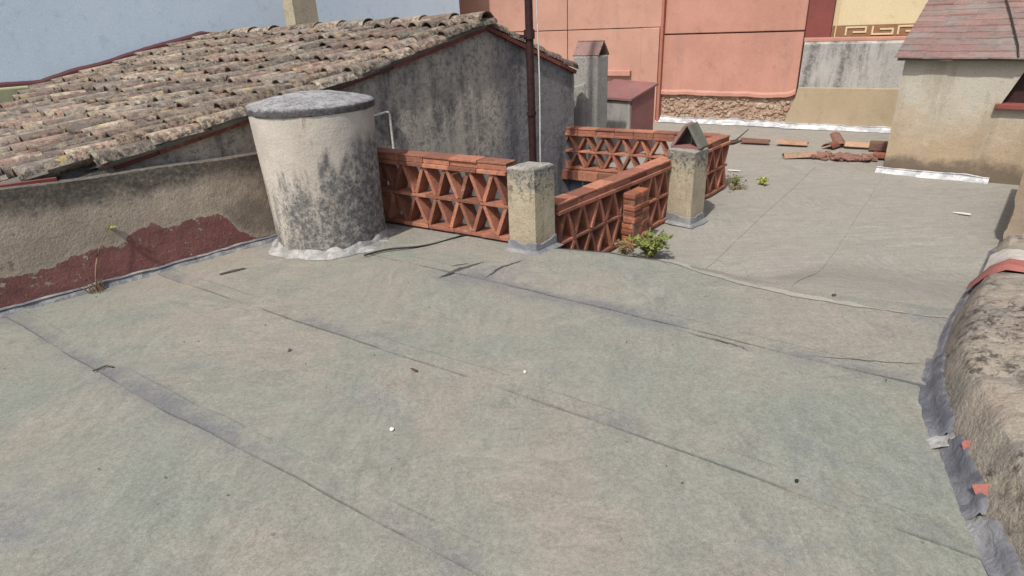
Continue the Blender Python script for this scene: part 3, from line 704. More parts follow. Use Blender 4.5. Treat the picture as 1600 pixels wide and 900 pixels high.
# ridge tiles
RT = tile_mesh('ridge_tile', 0.46, 0.105, 0.125, 0.72)
for i in range(11):
    t = -0.06+i*0.41; p = rpt(0.0, t, 0.045); d = LFT
    x = d.cross(Z).normalized(); m4 = frame(x, d, x.cross(d).normalized(), p)
    place('ridge_tile', RT, m4 @ Matrix.Rotation(rt.uniform(-0.03, 0.03), 4, 'Z') @ Matrix.Rotation(R(-2)+rt.uniform(-0.02, 0.02), 4, 'X'), roofo)
# red mortar plug closing the lowest edge tile, mortar fillet under the edge tiles
pe = rpt(3.74, -0.005, 0.0); MB().prism([pe+A45*0.0+B*math.cos(a)*0.088+Z*(math.sin(a)*0.07) for a in [math.pi*i/9 for i in range(10)]], A45*0.03).build('mortar_plug', 'maroon', roofo)
mf = MB()
for i in range(61):
    s = 3.76*i/60; w1 = fbm((s*6, 2, 0), 1, 4)
    for o_, dz in ((0.045, -0.028), (0.07+0.012*w1, 0.0), (0.055+0.012*w1, 0.035), (-0.06, 0.06)): mf.v.append(AP-A45*s+NA*o_+Z*(rz(s, 0)+dz))
for i in range(60):
    for j in range(3): a = i*4+j; mf.f.append((a, a+4, a+5, a+1))
for i in range(41):
    s = 3.70+1.1*i/40; w1 = fbm((s*6, 2, 0), 1, 4); kf = len(mf.v)
    for o_, dz in ((0.0, -0.35), (0.012*w1, -0.06), (0.0, 0.03), (-0.07, 0.07)): mf.v.append(AP-A45*s+LFT*0.085+NA*o_+Z*(rz(s, 0.1)+dz))
    if i:
        for j in range(3): a = kf-4+j; mf.f.append((a, a+4, a+5, a+1))
mf.build('mortar_fillet', 'lichen_mortar', roofo, smooth=True)
# slope on the far side of the ridge
rr_ = MB()
def rpt2(s, t, dz=0): 
    p = AP+A45*s+LFT*t; return V(p.x, p.y, 1.545-SR*s-0.012*t+dz)
rr_.add([rpt2(0, -0.02), rpt2(1.52, -0.02), rpt2(1.52, 4.4), rpt2(0, 4.4)], [(0, 1, 2, 3)])
rear = rr_.build('rear_roof', 'mortar', house)
for c in range(4):
    for r in range(5):
        t = 0.05+c*PITCH_T; foot = 0.34+0.30*r
        y = (rpt2(0, 0)-rpt2(1, 0)).normalized(); x = y.cross(Z).normalized()
        place('tile', TM[(r+c) % 3], frame(x, y, x.cross(y), rpt2(foot, t, 0.03)) @ Matrix.Rotation(R(-3), 4, 'X'), rear)
# red verge courses below the edge tiles
def strip(a, b, z0, z1, out, name):
    mb = MB(); d = b-a; n = max(1, int(d.length/0.29)); nd = d.normalized()
    me = None
    for i in range(n):
        p = a+d*((i+.5)/n); q = nd.cross(NA).normalized()
        mb2 = MB().obox(p+NA*out*0.5, nd*(d.length/n/2-0.003), NA*out*0.5, q*0.5*(z1-z0)); mb2.build(name, 'verge', house)
prev = None
for i in range(6):
    s0, s1 = i*0.61, (i+1)*0.61
    a = AP-A45*s0+Z*(vz(s0)-0.012); b = AP-A45*s1+Z*(vz(s1)-0.012); strip(a, b, -0.02, 0.02, 0.045, 'verge_brick')
strip(AP+Z*1.535, AP+A45*1.5+Z*(1.535-SR*1.5), -0.02, 0.02, 0.045, 'verge_brick')

# ------------------------------------------------------------------ blue building beyond the tiled roof
BL0 = AP+LFT*4.78
blue = empty('blue_building', tuple(BL0+V(-1, 1, -4)), 'large plain pale blue rendered wall rising behind the tiled roof', 'building')
MB().prism([BL0-A45*7+Z*-4, BL0+A45*4.9+Z*-4, BL0+A45*4.9+Z*4.2, BL0-A45*7+Z*4.2], -NA*5).build('wall', 'blue', blue)
fm = MB()
for i in range(101):
    s = 6.0-6.6*i/100
    z = rz(s, 4.6)+0.10 if s < 2.0 else max(rz(2.0, 4.6)+0.10+0.02*math.sin(s*2), 0)
    if s < 0: z = rz(0, 4.6)+0.10+s*0.15
    base = BL0-A45*s; wv = 0.02*fbm((s*2, 1, 1), 1, 4)
    for o_, zz in ((0.05, -0.05 if s > 2.0 else -0.14), (0.065, -0.03+wv), (0.055, 0.0+wv), (0.0, 0.025+wv)): fm.v.append(base+NA*o_+Z*(z+zz))
for i in range(100):
    for j in range(3): a = i*4+j; fm.f.append((a, a+1, a+5, a+4))
fm.build('maroon_flashing', 'maroon_deep', blue, smooth=40)
# lime plastered ledge where the tiles stop short
lw = [BL0-A45*1.9, BL0-A45*7, BL0-A45*7+NA*0.14, BL0-A45*1.9+NA*0.14]
MB().prism([V(p.x, p.y, 0.40) for p in lw], Z*(rz(2.0, 4.6)+0.055-0.40)).build('lime_ledge', 'lime', label='small lime green plastered ledge at the foot of the blue wall', cat='ledge', bevel=0.02)

# cream post standing behind the ridge
cp = empty('plaster_post', (-3.0, 9.6, 0.9), 'square beige post rising behind the tile ridge before the blue wall', 'post')
c0 = V(-2.83, 9.25, 0); 
MB().prism([c0+Z*0.9, c0+LFT*0.20+Z*0.9, c0+LFT*0.20+A45*0.36+Z*0.9, c0+A45*0.36+Z*0.9], Z*2.6).build('shaft', 'pillar', cp)

# ------------------------------------------------------------------ salmon building
F0 = V(2.976, 11.951, 0)
def fpt(a, out=0.0, z=0.0): return F0+B*a+NB*out+Z*z             # a along B from the inner corner
pink = empty('salmon_building', tuple(fpt(-2, -2, -4)), 'salmon rendered building with stepped wall above exposed rubble at far side', 'building')
MB().prism([fpt(-9, -0.02, -4), fpt(2.36, -0.02, -4), fpt(2.36, -0.02, 5), fpt(-9, -0.02, 5)], -NB*4).build('core', 'pinkd', pink)
def panel(a0, a1, z0, z1, out, mat, name='render_panel', back=-0.019, bev=0.012):
    mb = MB().prism([fpt(a0, back, z0), fpt(a1, back, z0), fpt(a1, back, z1), fpt(a0, back, z1)], NB*(out-back))
    return mb.build(name, mat, pink, bevel=bev)
# left projecting part: panels split by joints
for a0, a1 in ((-9, -5.05), (-5.04, -1.90), (-1.885, -0.02)):
    for z0, z1 in ((-0.4, 1.345), (1.36, 5.0)): panel(a0, a1, z0, z1, 0.12, 'pink_l', bev=0.006)
panel(-0.36, -0.03, -0.4, 1.35, 0.17, 'pink_l', 'pilaster')
mb = MB().prism([fpt(-0.015, -0.01, -0.4), fpt(0.03, -0.01, -0.4), fpt(0.03, -0.01, 5), fpt(-0.015, -0.01, 5)], NB*0.165); mb.build('corner_strip', 'pinkd', pink)
panel(0.032, 2.36, 1.235, 5.0, 0.06, 'pink')
lowp = MB(); n = 40
for i in range(n+1):
    a = 0.032+2.325*i/n; zb = 0.195-0.01*a+0.012*fbm((a*3, 0, 4), 1, 4)+(0.07*((a-2.12)/0.237)**2 if a > 2.12 else 0)
    for o_, z in ((-0.015, zb-0.01), (0.085, zb), (0.085, zb+0.05), (0.062, zb+0.085), (0.058, 1.21), (-0.015, 1.223)): lowp.v.append(fpt(a, o_, z))
for i in range(n):
    for j in range(5): a = i*6+j; lowp.f.append((a, a+6, a+7, a+1))
lowp.build('render_panel', 'pink', pink, smooth=30)
# exposed rubble
mS = Mat('rubble', 0.95); vv = mS.voro(9.0)
cS = mS.mix(mS.ramp(mS.noise(9.0, 3, 0.5), 0.35, 0.65), (0.42, 0.32, 0.235), (0.36, 0.235, 0.175)); cS = mS.mix(mS.ramp(mS.noise(21.0, 6, 0.78), 0.56, 0.66, 0, 0.8), cS, (0.09, 0.07, 0.055))
cS = mS.mix(mS.ramp(mS.noise(15.0, 3), 0.6, 0.68), cS, (0.55, 0.50, 0.43)); MT['rubble'] = mS.done(cS, mS.noise(40, 4, .7), 0.02, 0.8)
MB().prism([fpt(0.0, -0.01, -0.4), fpt(2.36, -0.01, -0.4), fpt(2.36, -0.01, 0.25), fpt(0.0, -0.01, 0.25)], NB*0.03).build('rubble_bed', 'rubble', pink)
rs = random.Random(11); sm = MB()
for _ in range(420):
    wd = rs.uniform(0.03, 0.13)*rs.uniform(0.7, 1.2); hrow = wd*rs.uniform(0.45, 0.9); cx = rs.uniform(0.05, 2.28); cz = rs.uniform(-0.29, 0.18); ex = rs.uniform(0.0, 0.035)
    k = 7; ring = []; ring2 = []; tl = rs.uniform(-0.4, 0.4)
    for i in range(k):
        an = 2*math.pi*i/k+rs.uniform(-.3, .3); q = rs.uniform(0.75, 1.1); dx, dz = math.cos(an)*wd*0.5*q, math.sin(an)*hrow*0.5*q; dx, dz = dx*math.cos(tl)-dz*math.sin(tl), dx*math.sin(tl)+dz*math.cos(tl)
        ring.append(fpt(cx+dx, 0.012, cz+dz)); ring2.append(fpt(cx+dx*0.72, 0.018+ex+rs.uniform(-.006, .006), cz+dz*0.72))
    sm.add(ring+ring2+[fpt(cx, 0.02+ex, cz)], [(i, (i+1) % k, k+(i+1) % k, k+i) for i in range(k)]+[(k+i, k+(i+1) % k, 2*k) for i in range(k)])
sm.build('rubble_stones', 'rubble', pink, kind='stuff')
# pale flashing along the far wall foot
flashing('flashing', [fpt(-0.05, 0.03), fpt(2.3, 0.03)], [NB, NB], 0.06, 0.11, 'foil_pale', pink, 5, 0.0)

panel(-1.35, -0.55, 0.52, 0.62, 0.21, 'pink', 'wall_ledge')
# ------------------------------------------------------------------ cream building with a Greek key band
crm = empty('cream_building', tuple(fpt(4, -2, -4)), 'cream building with brown Greek key band behind the grey wall', 'building')
MB().prism([fpt(2.7, -0.12, -4), fpt(9, -0.12, -4), fpt(9, -0.12, 5), fpt(2.7, -0.12, 5)], -NB*4).build('wall', 'cream', crm)
mb = MB(); 
MB().prism([fpt(2.365, -0.10, 1.0), fpt(2.745, -0.10, 1.0), fpt(2.745, -0.10, 5), fpt(2.365, -0.10, 5)], NB*0.12).build('corner_pilaster', 'maroon', crm, bevel=0.01)
MB().prism([fpt(2.75, -0.118, 1.115), fpt(4.6, -0.118, 1.115), fpt(4.6, -0.118, 1.285), fpt(2.75, -0.118, 1.285)], NB*0.02).build('key_band', 'keybrown', crm)
def bar(a0, a1, z0, z1): MB().prism([fpt(a0, -0.097, z0), fpt(a1, -0.097, z0), fpt(a1, -0.097, z1), fpt(a0, -0.097, z1)], NB*0.012).build('key_bar', 'cream', crm)
w_ = 0.024
for k in range(3):
    o_ = 2.94+k*0.72; zb, zt = 1.135, 1.265
    bar(o_, o_+w_, zb, zt); bar(o_+w_, o_+0.30, zt-w_, zt); bar(o_+0.276, o_+0.30, zb+0.035, zt-w_); bar(o_+0.11, o_+0.276, zb+0.035, zb+0.035+w_)
    o2 = o_+0.37
    bar(o2, o2+w_, zb, zt); bar(o2+w_, o2+0.30, zb, zb+w_); bar(o2+0.276, o2+0.30, zb+w_, zt-0.035); bar(o2+0.11, o2+0.276, zt-0.035-w_, zt-0.035)
bar(2.79, 2.805, 1.115, 2.2)

# ------------------------------------------------------------------ grey two tone boundary wall
gwl = empty('boundary_wall', tuple(fpt(4, 0, -0.4)), 'stained grey cement wall with tan lower half and salmon top, behind the hut', 'wall')
g = MB(); nn = 40
for i in range(nn+1):
    a = 2.39+ (0.0 if i else 0)+3.2*i/nn
    for o_, z in ((-0.05, 0.36), (0.115, 0.36), (0.118, 0.6), (0.115, 0.9), (0.12, 1.02+0.01*fbm((a*3, 0, 0), 1, 3)), (0.08, 1.055), (-0.05, 1.06)): g.v.append(fpt(a, o_+0.006*fbm((a*3, z*3, 0), 1, 3), z))
for i in range(nn):
    for j in range(6): a = i*7+j; g.f.append((a, a+7, a+8, a+1))
g.f.append(tuple(range(7)))
g.build('upper_cement', 'greywall', gwl, smooth=40)
g = MB().prism([fpt(2.19, -0.03, -0.4), fpt(5.59, -0.03, -0.4), fpt(5.59, -0.03, 0.359), fpt(2.39, -0.03, 0.359), fpt(2.37, -0.03, 0.2)], NB*0.165); g.build('lower_render', 'tan', gwl, bevel=0.015)
MB().prism([fpt(2.372, -0.06, 1.055), fpt(4.7, -0.06, 1.055), fpt(4.7, -0.06, 1.105), fpt(2.372, -0.06, 1.12)], NB*0.13).build('coping', 'pink', gwl, bevel=0.012)

flashing('flashing', [fpt(2.2, 0.136), fpt(5.5, 0.136)], [NB, NB], 0.05, 0.09, 'foil_pale', gwl, 15, 0.0)
# ------------------------------------------------------------------ chimney with small gabled cap
pc = empty('capped_chimney', (1.12, 8.35, -3.0), 'grey plaster chimney with little red gabled hood beside the gable eave', 'chimney')
q0 = V(1.215, 8.20, 0); al, bl = LFT*0.34, A45*0.24
MB().prism([q0+Z*-3, q0+al+Z*-3, q0+al+bl+Z*-3, q0+bl+Z*-3], Z*4.13).build('shaft', 'concrete', pc, bevel=0.02)
MB().prism([q0+LFT*0.16-A45*0.03-B*0+Z*0.2, q0+al*1.12-A45*0.03+Z*0.2, q0+al*1.0-A45*0.03+Z*0.75, q0+LFT*0.16-A45*0.03+Z*0.8], A45*0.05).build('buttress', 'concrete', pc, bevel=0.02)
for sg in (0, 1):
    base = q0 + (bl if sg else V(0, 0, 0)) + Z*1.135; apex = q0+bl*0.5+Z*1.31
    d = apex-base; nrm = d.cross(LFT).normalized()*0.02*(1 if sg else -1)
    MB().prism([base-LFT*0.01, base+al+LFT*0.01, apex+al+LFT*0.01, apex-LFT*0.01], nrm).build('hood_tile', 'hood', pc)
MB().prism([q0+bl*0.12+al*0.3+Z*1.131, q0+bl*0.88+al*0.3+Z*1.131, q0+bl*0.5+al*0.3+Z*1.28], LFT*0.04).build('hood_back', 'dark', pc)
# low annex block with maroon sloping top
ax = empty('annex_block', (1.7, 9.2, -3), 'low grey block with maroon sloping top beside the capped chimney', 'annex')
k0 = V(1.80, 8.95, 0)
MB().prism([k0+Z*-3, k0+LFT*0.62+Z*-3, k0+LFT*0.62+A45*0.62+Z*-3, k0+A45*0.62+Z*-3], Z*3.46).build('wall', 'concrete', ax, bevel=0.01)
MB().prism([k0+B*0.004+A45*0.01+Z*-3, k0+A45*0.61+B*0.004+Z*-3, k0+A45*0.61+B*0.004+Z*0.60, k0+B*0.004+A45*0.01+Z*0.47], B*0.012).build('maroon_side', 'maroon_old', ax)
MB().add([k0-A45*0.04+B*0.04+Z*0.465, k0+LFT*0.66-A45*0.04+Z*0.50, k0+LFT*0.66+A45*0.66+Z*0.665, k0+A45*0.66+B*0.04+Z*0.62,
          k0-A45*0.04+B*0.04+Z*0.495, k0+LFT*0.66-A45*0.04+Z*0.53, k0+LFT*0.66+A45*0.66+Z*0.695, k0+A45*0.66+B*0.04+Z*0.65],
         [(3, 2, 1, 0), (4, 5, 6, 7), (0, 1, 5, 4), (1, 2, 6, 5), (2, 3, 7, 6), (3, 0, 4, 7)]).build('sloping_top', 'maroon_old', ax)

# ------------------------------------------------------------------ terracotta lattice fences
def plate_mesh(L, th, dp):
    return MB().obox((0, 0, 0), (L/2, 0, 0), (0, dp/2, 0), (0, 0, th/2)).mesh('lattice_plate', MT['brick'])
def lattice(name, a, b, zb, zt, label, rows=2, depth=0.14, pitch=0.225, ledge=0, rail=0.092, pend=0.0):
    a, b = V(*a), V(*b); d = (b-a); L = d.length; d.normalize(); nr = V(d.y, -d.x, 0)
    root = empty(name, (*( (a+b)/2).xy, zb), label, 'fence', 'terracotta lattice fences round the light well')
    def bx(s0, s1, z0, z1, dp, nm, mat='brick', off=0):
        MB().obox(a+d*((s0+s1)/2)+nr*off+Z*((z0+z1)/2), d*((s1-s0)/2), nr*dp/2, Z*((z1-z0)/2)).build(nm, mat, root, bevel=0.003)
    # foot course, middle course, sill slab, coping bricks
    n = max(1, round(L/0.25)); th = 0.026
    for i in range(n):
        s0, s1 = L*i/n+0.002, L*(i+1)/n-0.002; j = rl.uniform(-0.004, 0.004)
        bx(s0, s1, zb, zb+0.03, depth+0.01, 'foot_brick', off=j)
        bx(s0, s1, zt-rail, zt-rail+0.030, depth+0.03, 'sill_brick', off=-j)
        bx(s0, s1, zt-rail+0.032, zt-0.018+rl.uniform(-0.002, 0.002), depth-0.012, 'coping_brick', off=j)
        bx(s0-0.001, s1+0.001, zt-0.016+rl.uniform(-0.001, 0.001), zt+rl.uniform(-0.003, 0.003), depth+0.006, 'top_tile', off=-j)
    zs = [zb+0.03+(zt-rail-zb-0.03)*k/rows for k in range(rows+1)]
    for k in range(1, rows):
        for i in range(n): bx(L*i/n+0.001, L*(i+1)/n-0.001, zs[k]-0.012, zs[k]+0.012, depth, 'middle_brick')
    for k in range(rows):
        z0 = zs[k]+(0.012 if k else 0); z1 = zs[k+1]-(0.012 if k < rows-1 else 0)
        hp = pitch/2; hgt = z1-z0; Lp = math.hypot(hp-0.018, hgt)-0.012
        key = (round(Lp, 3), depth)
        if key not in PM: PM[key] = plate_mesh(Lp, 0.029, depth-0.004)
        ph = 0.0 if (k % 2) else 0.5
        m = int(L/pitch)+2
        for i in range(-1, m):
            for sg in (0, 1):
                s0 = (i+ph)*pitch + pend + (0.010 if sg == 0 else hp+0.010); s1 = s0+hp-0.02
                if s0 < -0.02 or s1 > L+0.02: continue
                pa = a+d*s0+Z*(z0 if sg == 0 else z1); pb = a+d*s1+Z*(z1 if sg == 0 else z0)
                x = (pb-pa).normalized(); y = nr; zz = x.cross(y).normalized()
                place('lattice_plate', PM[key], frame(x, y, zz, (pa+pb)/2+nr*rl.uniform(-0.006, 0.006)), root)
    return root, a, d, nr, L
rl = random.Random(5); PM = {}
lattice('lattice_fence', (-1.30, 5.355, 0), (0.035, 4.50, 0), 0.03, 0.635, 'terracotta lattice fence between the round chimney and the nearest pillar')
lattice('lattice_fence', (0.32, 4.47, 0), (1.56, 5.85, 0), -0.285, 0.315, 'terracotta lattice fence with brick stub, between the two tan pillars')
lattice('lattice_fence', (1.66, 5.98, 0), (2.46, 6.90, 0), -0.285, 0.315, 'short terracotta lattice fence behind the pillar with the peaked tiles')
rt4, fa, fd, fnr, fL = lattice('lattice_fence', (0.74, 7.93, 0), (2.40, 6.90, 0), -0.20, 0.315, 'terracotta lattice fence at the back of the light well', pitch=0.235)
n = 7
for i in range(n): MB().obox(fa+fd*(fL*(i+.5)/n)+fnr*0.03+Z*-0.265, fd*(fL/n/2-0.003), fnr*0.12, Z*0.055).build('base_brick', 'brick', rt4)

# brick stub beside the middle fence
stub = empty('brick_pier', (1.10, 5.12, -0.3), 'crumbling red brick stub leaning on the middle lattice fence by the weeds', 'pier')
rp_ = random.Random(2); fdir = (V(1.56, 5.85, 0)-V(0.32, 4.47, 0)).normalized(); fn = V(fdir.y, -fdir.x, 0)
sc0 = V(1.02, 5.245, 0)+fn*0.135
MB().obox(sc0+Z*-0.07, fdir*0.122, fn*0.054, Z*0.24).build('mortar_core', 'clay_mortar', stub)
cz = -0.30
for r in range(9):
    h = 0.055+rp_.uniform(-0.005, 0.005)
    for i in range(2):
        wd = (0.12, 0.14)[(i+r) % 2]; off = -0.065+0.13*i+(0.01 if r % 2 else -0.01)
        c = sc0+fdir*(off+rp_.uniform(-0.004, 0.004))+fn*rp_.uniform(-0.008, 0.008)+Z*(cz+h/2)
        dd = Matrix.Rotation(rp_.uniform(-0.09, 0.09), 3, 'Z') @ fdir
        up = (Matrix.Rotation(rp_.uniform(-0.05, 0.05), 3, fn) @ Z)
        MB().obox(c, dd*wd/2, V(dd.y, -dd.x, 0)*0.058, up*(h/2-0.002)).build('brick', 'brick_stub', stub, bevel=0.011)
    cz += h
# ------------------------------------------------------------------ pillars
def pillar(name, l, f, r, z0, z1, label, capm):
    l, f, r = (V(*q, 0) for q in (l, f, r)); bk = l+r-f; ctr = (l+r)/2
    root = empty(name, (*ctr.xy, z0), label, 'pillar', 'tan fence pillars')
    mb = MB(); ring = [f, r, bk, l]; N = 8
    for k in range(11):
        z = z0-0.02+(z1-0.012-z0+0.02)*k/10
        for i in range(4):
            for j in range(N):
                p = ring[i]+(ring[(i+1) % 4]-ring[i])*(j/N); d = (p-ctr); p = ctr+d*(1.0+0.010*fbm((p.x*5, p.y*5, z*5), 1, 3)-(0.012 if j == 0 else 0)-(0.02*max(0, fbm((p.x*9, z*14, 3), 1, 3)) if j == 0 else 0)); mb.v.append(V(p.x, p.y, z))
    n_ = 4*N
    for k in range(10):
        for j in range(n_): mb.f.append((k*n_+j, k*n_+(j+1) % n_, (k+1)*n_+(j+1) % n_, (k+1)*n_+j))
    mb.f.append(tuple(range(10*n_, 11*n_)))
    mb.build('shaft', 'pillar_shaft', root, smooth=30)
    mb = MB()
    for k in range(5):
        t = k/4; z = z1-0.022+0.030*t; sc_ = (0.99, 1.012, 1.008, 0.97, 0.80)[k]
        for i in range(4):
            for j in range(N):
                p = ring[i]+(ring[(i+1) % 4]-ring[i])*(j/N); d = (p-ctr); p = ctr+d*(sc_+0.035*fbm((p.x*11, p.y*11, z*9), 1, 4)-(0.03 if j == 0 else 0)); mb.v.append(V(p.x, p.y, z+(0.008*fbm((p.x*9, p.y*9, 1), 1, 3) if k > 2 else 0)))
    for k in range(4):
        for j in range(n_): mb.f.append((k*n_+j, k*n_+(j+1) % n_, (k+1)*n_+(j+1) % n_, (k+1)*n_+j))
    mb.f += [tuple(range(n_))[::-1], tuple(range(4*n_, 5*n_))]
    mb.build('mortar_top', capm, root, smooth=45)
    # flashing skirt
    sk = MB()
    for i in range(4):
        for j in range(N):
            p = ring[i]+(ring[(i+1) % 4]-ring[i])*(j/N); d = (p-ctr).normalized(); w1 = fbm((p.x*9, p.y*9, 5), 1, 4)
            for o_, z in ((0.055+0.02*w1, 0.008), (0.04+0.02*w1, 0.016), (0.014, 0.03), (0.010, 0.085+0.03*w1), (-0.006, 0.092+0.03*w1)): sk.v.append(p+d*o_+Z*(z0+z))
    for i in range(n_):
        for j in range(4):
            a = i*5+j; b = ((i+1) % n_)*5+j; sk.f.append((a, b, b+1, a+1))
    sk.build('flashing', 'foil_mid', root, smooth=40)
    return root
p1 = pillar('fence_pillar', (-0.002, 4.313), (0.191, 4.207), (0.346, 4.366), 0.0, 0.635, 'square tan pillar with flat crumbly mossy top, before the thin dark pole', 'pillar_top')
p2 = pillar('fence_pillar', (1.54, 5.782), (1.73, 5.54), (1.912, 5.726), -0.30, 0.42, 'square tan pillar topped with two tiles set as a peak', 'pillar_top')
# peaked tiles on the second pillar
lv, fv = V(1.575, 5.765, 0.425), V(1.775, 5.605, 0.425); dpt = V(0.125, 0.185, 0)
ap = (lv+fv)/2+Z*0.205
for sg, (base, mat) in enumerate(((lv, 'hood'), (fv, 'moss_slab'))):
    d = ap-base; nrm = d.cross(dpt).normalized()*0.03
    if nrm.dot((lv+fv)/2-base) > 0: nrm = -nrm
    MB().prism([base, base+dpt, ap+dpt, ap], nrm).build('peak_tile', mat, p2, bevel=0.005)
MB().prism([lv+dpt*0.80, fv+dpt*0.80, ap+dpt*0.80], dpt*0.15).build('back_tile', 'dark', p2)
MB().prism([lv+dpt*0.02+Z*0.0, fv+dpt*0.02, fv+dpt*0.98, lv+dpt*0.98], Z*0.022).build('base_tile', 'maroon_old', p2)

# ------------------------------------------------------------------ pole, cables, conduit
pole = empty('antenna_pole', (0.30, 6.9, -3.5), 'tall thin dark maroon pole with clamp before the gable wall', 'pole')
MB().tube([(0.31, 6.9, -3.5), (0.305, 6.9, 0), (0.30, 6.9, 3.6)], 0.042, 12).build('shaft', 'pole', pole, smooth=50)
MB().tube([(0.302, 6.9, 1.40), (0.302, 6.9, 1.49)], 0.058, 12).build('clamp', 'pole', pole, smooth=50)
MB().obox((0.25, 6.86, 1.43), (0.05, 0, 0), (0, 0.014, 0), (0, 0, 0.014)).build('bracket', 'pole', pole)
MB().tube([(0.302, 6.9, 0.62), (0.302, 6.9, 0.66)], 0.052, 12).build('clamp', 'pole', pole, smooth=50)
MB().tube([V(0.392+0.006*math.sin(i*0.8), 6.9, -1.5+i*0.25) for i in range(22)], 0.0085, 6).build('white_cable', 'whitecable', smooth=True, label='thin white cable hanging beside the maroon pole', cat='cable')
g0 = AP-A45*0.92+NA*0.03; gx = AP-A45*1.05+NA*0.03
MB().tube([V(-1.08, 5.93, -0.6), V(-1.08, 5.93, 0.40), V(-1.08, 5.93, 0.82), V(-1.09, 5.92, 0.845), V(-1.11, 5.90, 0.85), V(-1.40, 5.61, 0.80)], 0.012, 8).build('conduit', 'whitecable', smooth=50, label='bent pale conduit pipe on the gable wall behind the round chimney', cat='pipe')
pts = []
for i in range(31):
    t = i/30; p = V(-1.10, 4.30, 0)*(1-t)**2+V(-0.72, 4.44, 0)*2*t*(1-t)+V(-0.28, 4.70, 0)*t*t
    pts.append(V(p.x, p.y+0.02*math.sin(t*9), 0.022+0.008*math.sin(t*7)))
MB().tube(pts, 0.0075, 6).build('floor_cable', 'black', smooth=True, label='thin black cable on the floor between chimney and nearest pillar', cat='cable')

# ------------------------------------------------------------------ hut on the right
h0, h1 = V(4.602, 7.321, 0), V(5.535, 6.517, 0); HD = (h1-h0).normalized(); HN = V(HD.y, -HD.x, 0)
hut = empty('hut', (5.6, 7.6, -0.3), 'small beige rendered hut with worn red roof at right', 'hut')
HL = 3.2; wx0, wx1, wz0, wz1 = 0.98, 2.1, 0.55, 0.94
def hp(s, out, z): return h0+HD*s+HN*out+Z*z
def hbox(s0, s1, z0, z1, out, dep, nm, mat, bev=0): return MB().prism([hp(s0, out, z0), hp(s1, out, z0), hp(s1, out, z1), hp(s0, out, z1)], -HN*dep).build(nm, mat, hut, bevel=bev)
def hwall():
    mb = MB(); N1, N2 = 44, 30
    for j in range(N2+1):
        z = -0.35+1.36*j/N2
        for i in range(N1+1):
            s = (wx0+max(0, z-wz0)*0.36)*i/N1; mb.v.append(hp(s, 0.012*fbm((s*2.2, z*2.2, 3), 1, 4)-0.012+0.02*max(0, -0.05-z), z))
    for j in range(N2):
        for i in range(N1): a = j*(N1+1)+i; mb.f.append((a, a+1, a+N1+2, a+N1+1))
    return mb.build('front_wall', 'hut', hut, smooth=True)
hwall()
MB().prism([hp(0, -0.03, -0.35), hp(wx0, -0.03, -0.35), hp(wx0, -0.03, wz0), hp(wx0+0.16, -0.03, 1.0), hp(0, -0.03, 1.0)], -HN*0.2).build('wall_core', 'hut', hut)
hbox(wx0, HL, -0.35, wz0-0.05, -0.004, 0.2, 'wall_below_window', 'hut')
hbox(wx1, HL, wz0-0.05, 1.0, -0.004, 0.2, 'wall_beside_window', 'hut')
hbox(wx0-0.05, wx1+0.05, wz0-0.05, wz0, 0.07, 0.3, 'window_sill', 'maroon', 0.006)
hbox(wx0, wx1, wz0, 1.0, -0.12, 0.03, 'window_shutter', 'pole')
MB().prism([hp(0, -0.025, -0.35), hp(0, -2.0, -0.35), hp(0, -2.0, 1.75), hp(0, -0.025, 0.985)], HD*0.18).build('side_wall', 'hut', hut)
RUN, RISE = 1.9, 0.72
def hr(s, t, dz=0): return hp(s, 0.10-RUN*1.04*t, 0.985+(RISE+0.03)*t+dz)
MB().prism([hr(-0.06, 0, 0), hr(HL, 0, 0), hr(HL, 1, 0), hr(-0.06, 1, 0)], Z*0.02).build('roof_deck', 'dark', hut)
rh_ = random.Random(8); nc = 13
for k in range(nc):
    t0, t1 = k/nc-0.012, (k+1)/nc+0.01
    s = -0.09
    while s < HL:
        wd = rh_.uniform(0.26, 0.34); j = rh_.uniform(-0.006, 0.008)
        mb = MB().prism([hr(s, t0, 0.032+j), hr(s+wd, t0+rh_.uniform(-.008, .008), 0.032+j+rh_.uniform(-.004, .004)), hr(s+wd, t1, 0.020), hr(s, t1, 0.020)], Z*0.016)
        mb.build('roof_tile', 'hutroof', hut); s += wd
MB().tube([hr(1.02, -0.02, 0.06), hr(0.98, 0.1, 0.075), hr(0.80, 0.5, 0.08), hr(0.56, 1.0, 0.08)], 0.009, 6).build('roof_cable', 'black', smooth=True, label='dark cable running up the worn red roof of the hut', cat='cable')
flashing('flashing', [hp(-0.06, 0.02, 0), hp(HL*0.33, 0.0, 0)], [HN, HN], 0.04, 0.06, 'foil_pale', hut, 8, 0.0)

# ------------------------------------------------------------------ right block wall and rough parapet
bk0 = V(4.03, 4.63, 0); WD = V(0.663, 0.748, 0); WN = V(0.748, -0.663, 0)
blk = MB(); N1 = 24
for j in range(N1+1):
    z = -0.36+0.72*j/N1
    for i in range(21):
        s = i/20*1.0
        jag = 0.018*fbm((z*7, 1.5, 0), 1, 4)*(1 if i == 0 else 0.2)
        p = bk0+WN*(s+jag)+WD*(0.012*fbm((s*3, z*3, 8), 1, 4)); blk.v.append(V(p.x, p.y, z))
    p = bk0+WD*1.75; blk.v.append(V(p.x, p.y, z)); p = bk0+WD*1.75+WN; blk.v.append(V(p.x, p.y, z))
W = 23
for j in range(N1):
    for i in range(20): a = j*W+i; blk.f.append((a, a+1, a+W+1, a+W))
    a = j*W; blk.f.append((a+21, a, a+W, a+W+21)); blk.f.append((a+20, a+22, a+W+22, a+W+20))
a = N1*W; blk.f.append(tuple(range(a, a+21))+(a+22, a+21))
blk.build('block_wall', 'parapet', smooth=40, label='upright grey brown wall end at right edge before the hut', cat='wall')

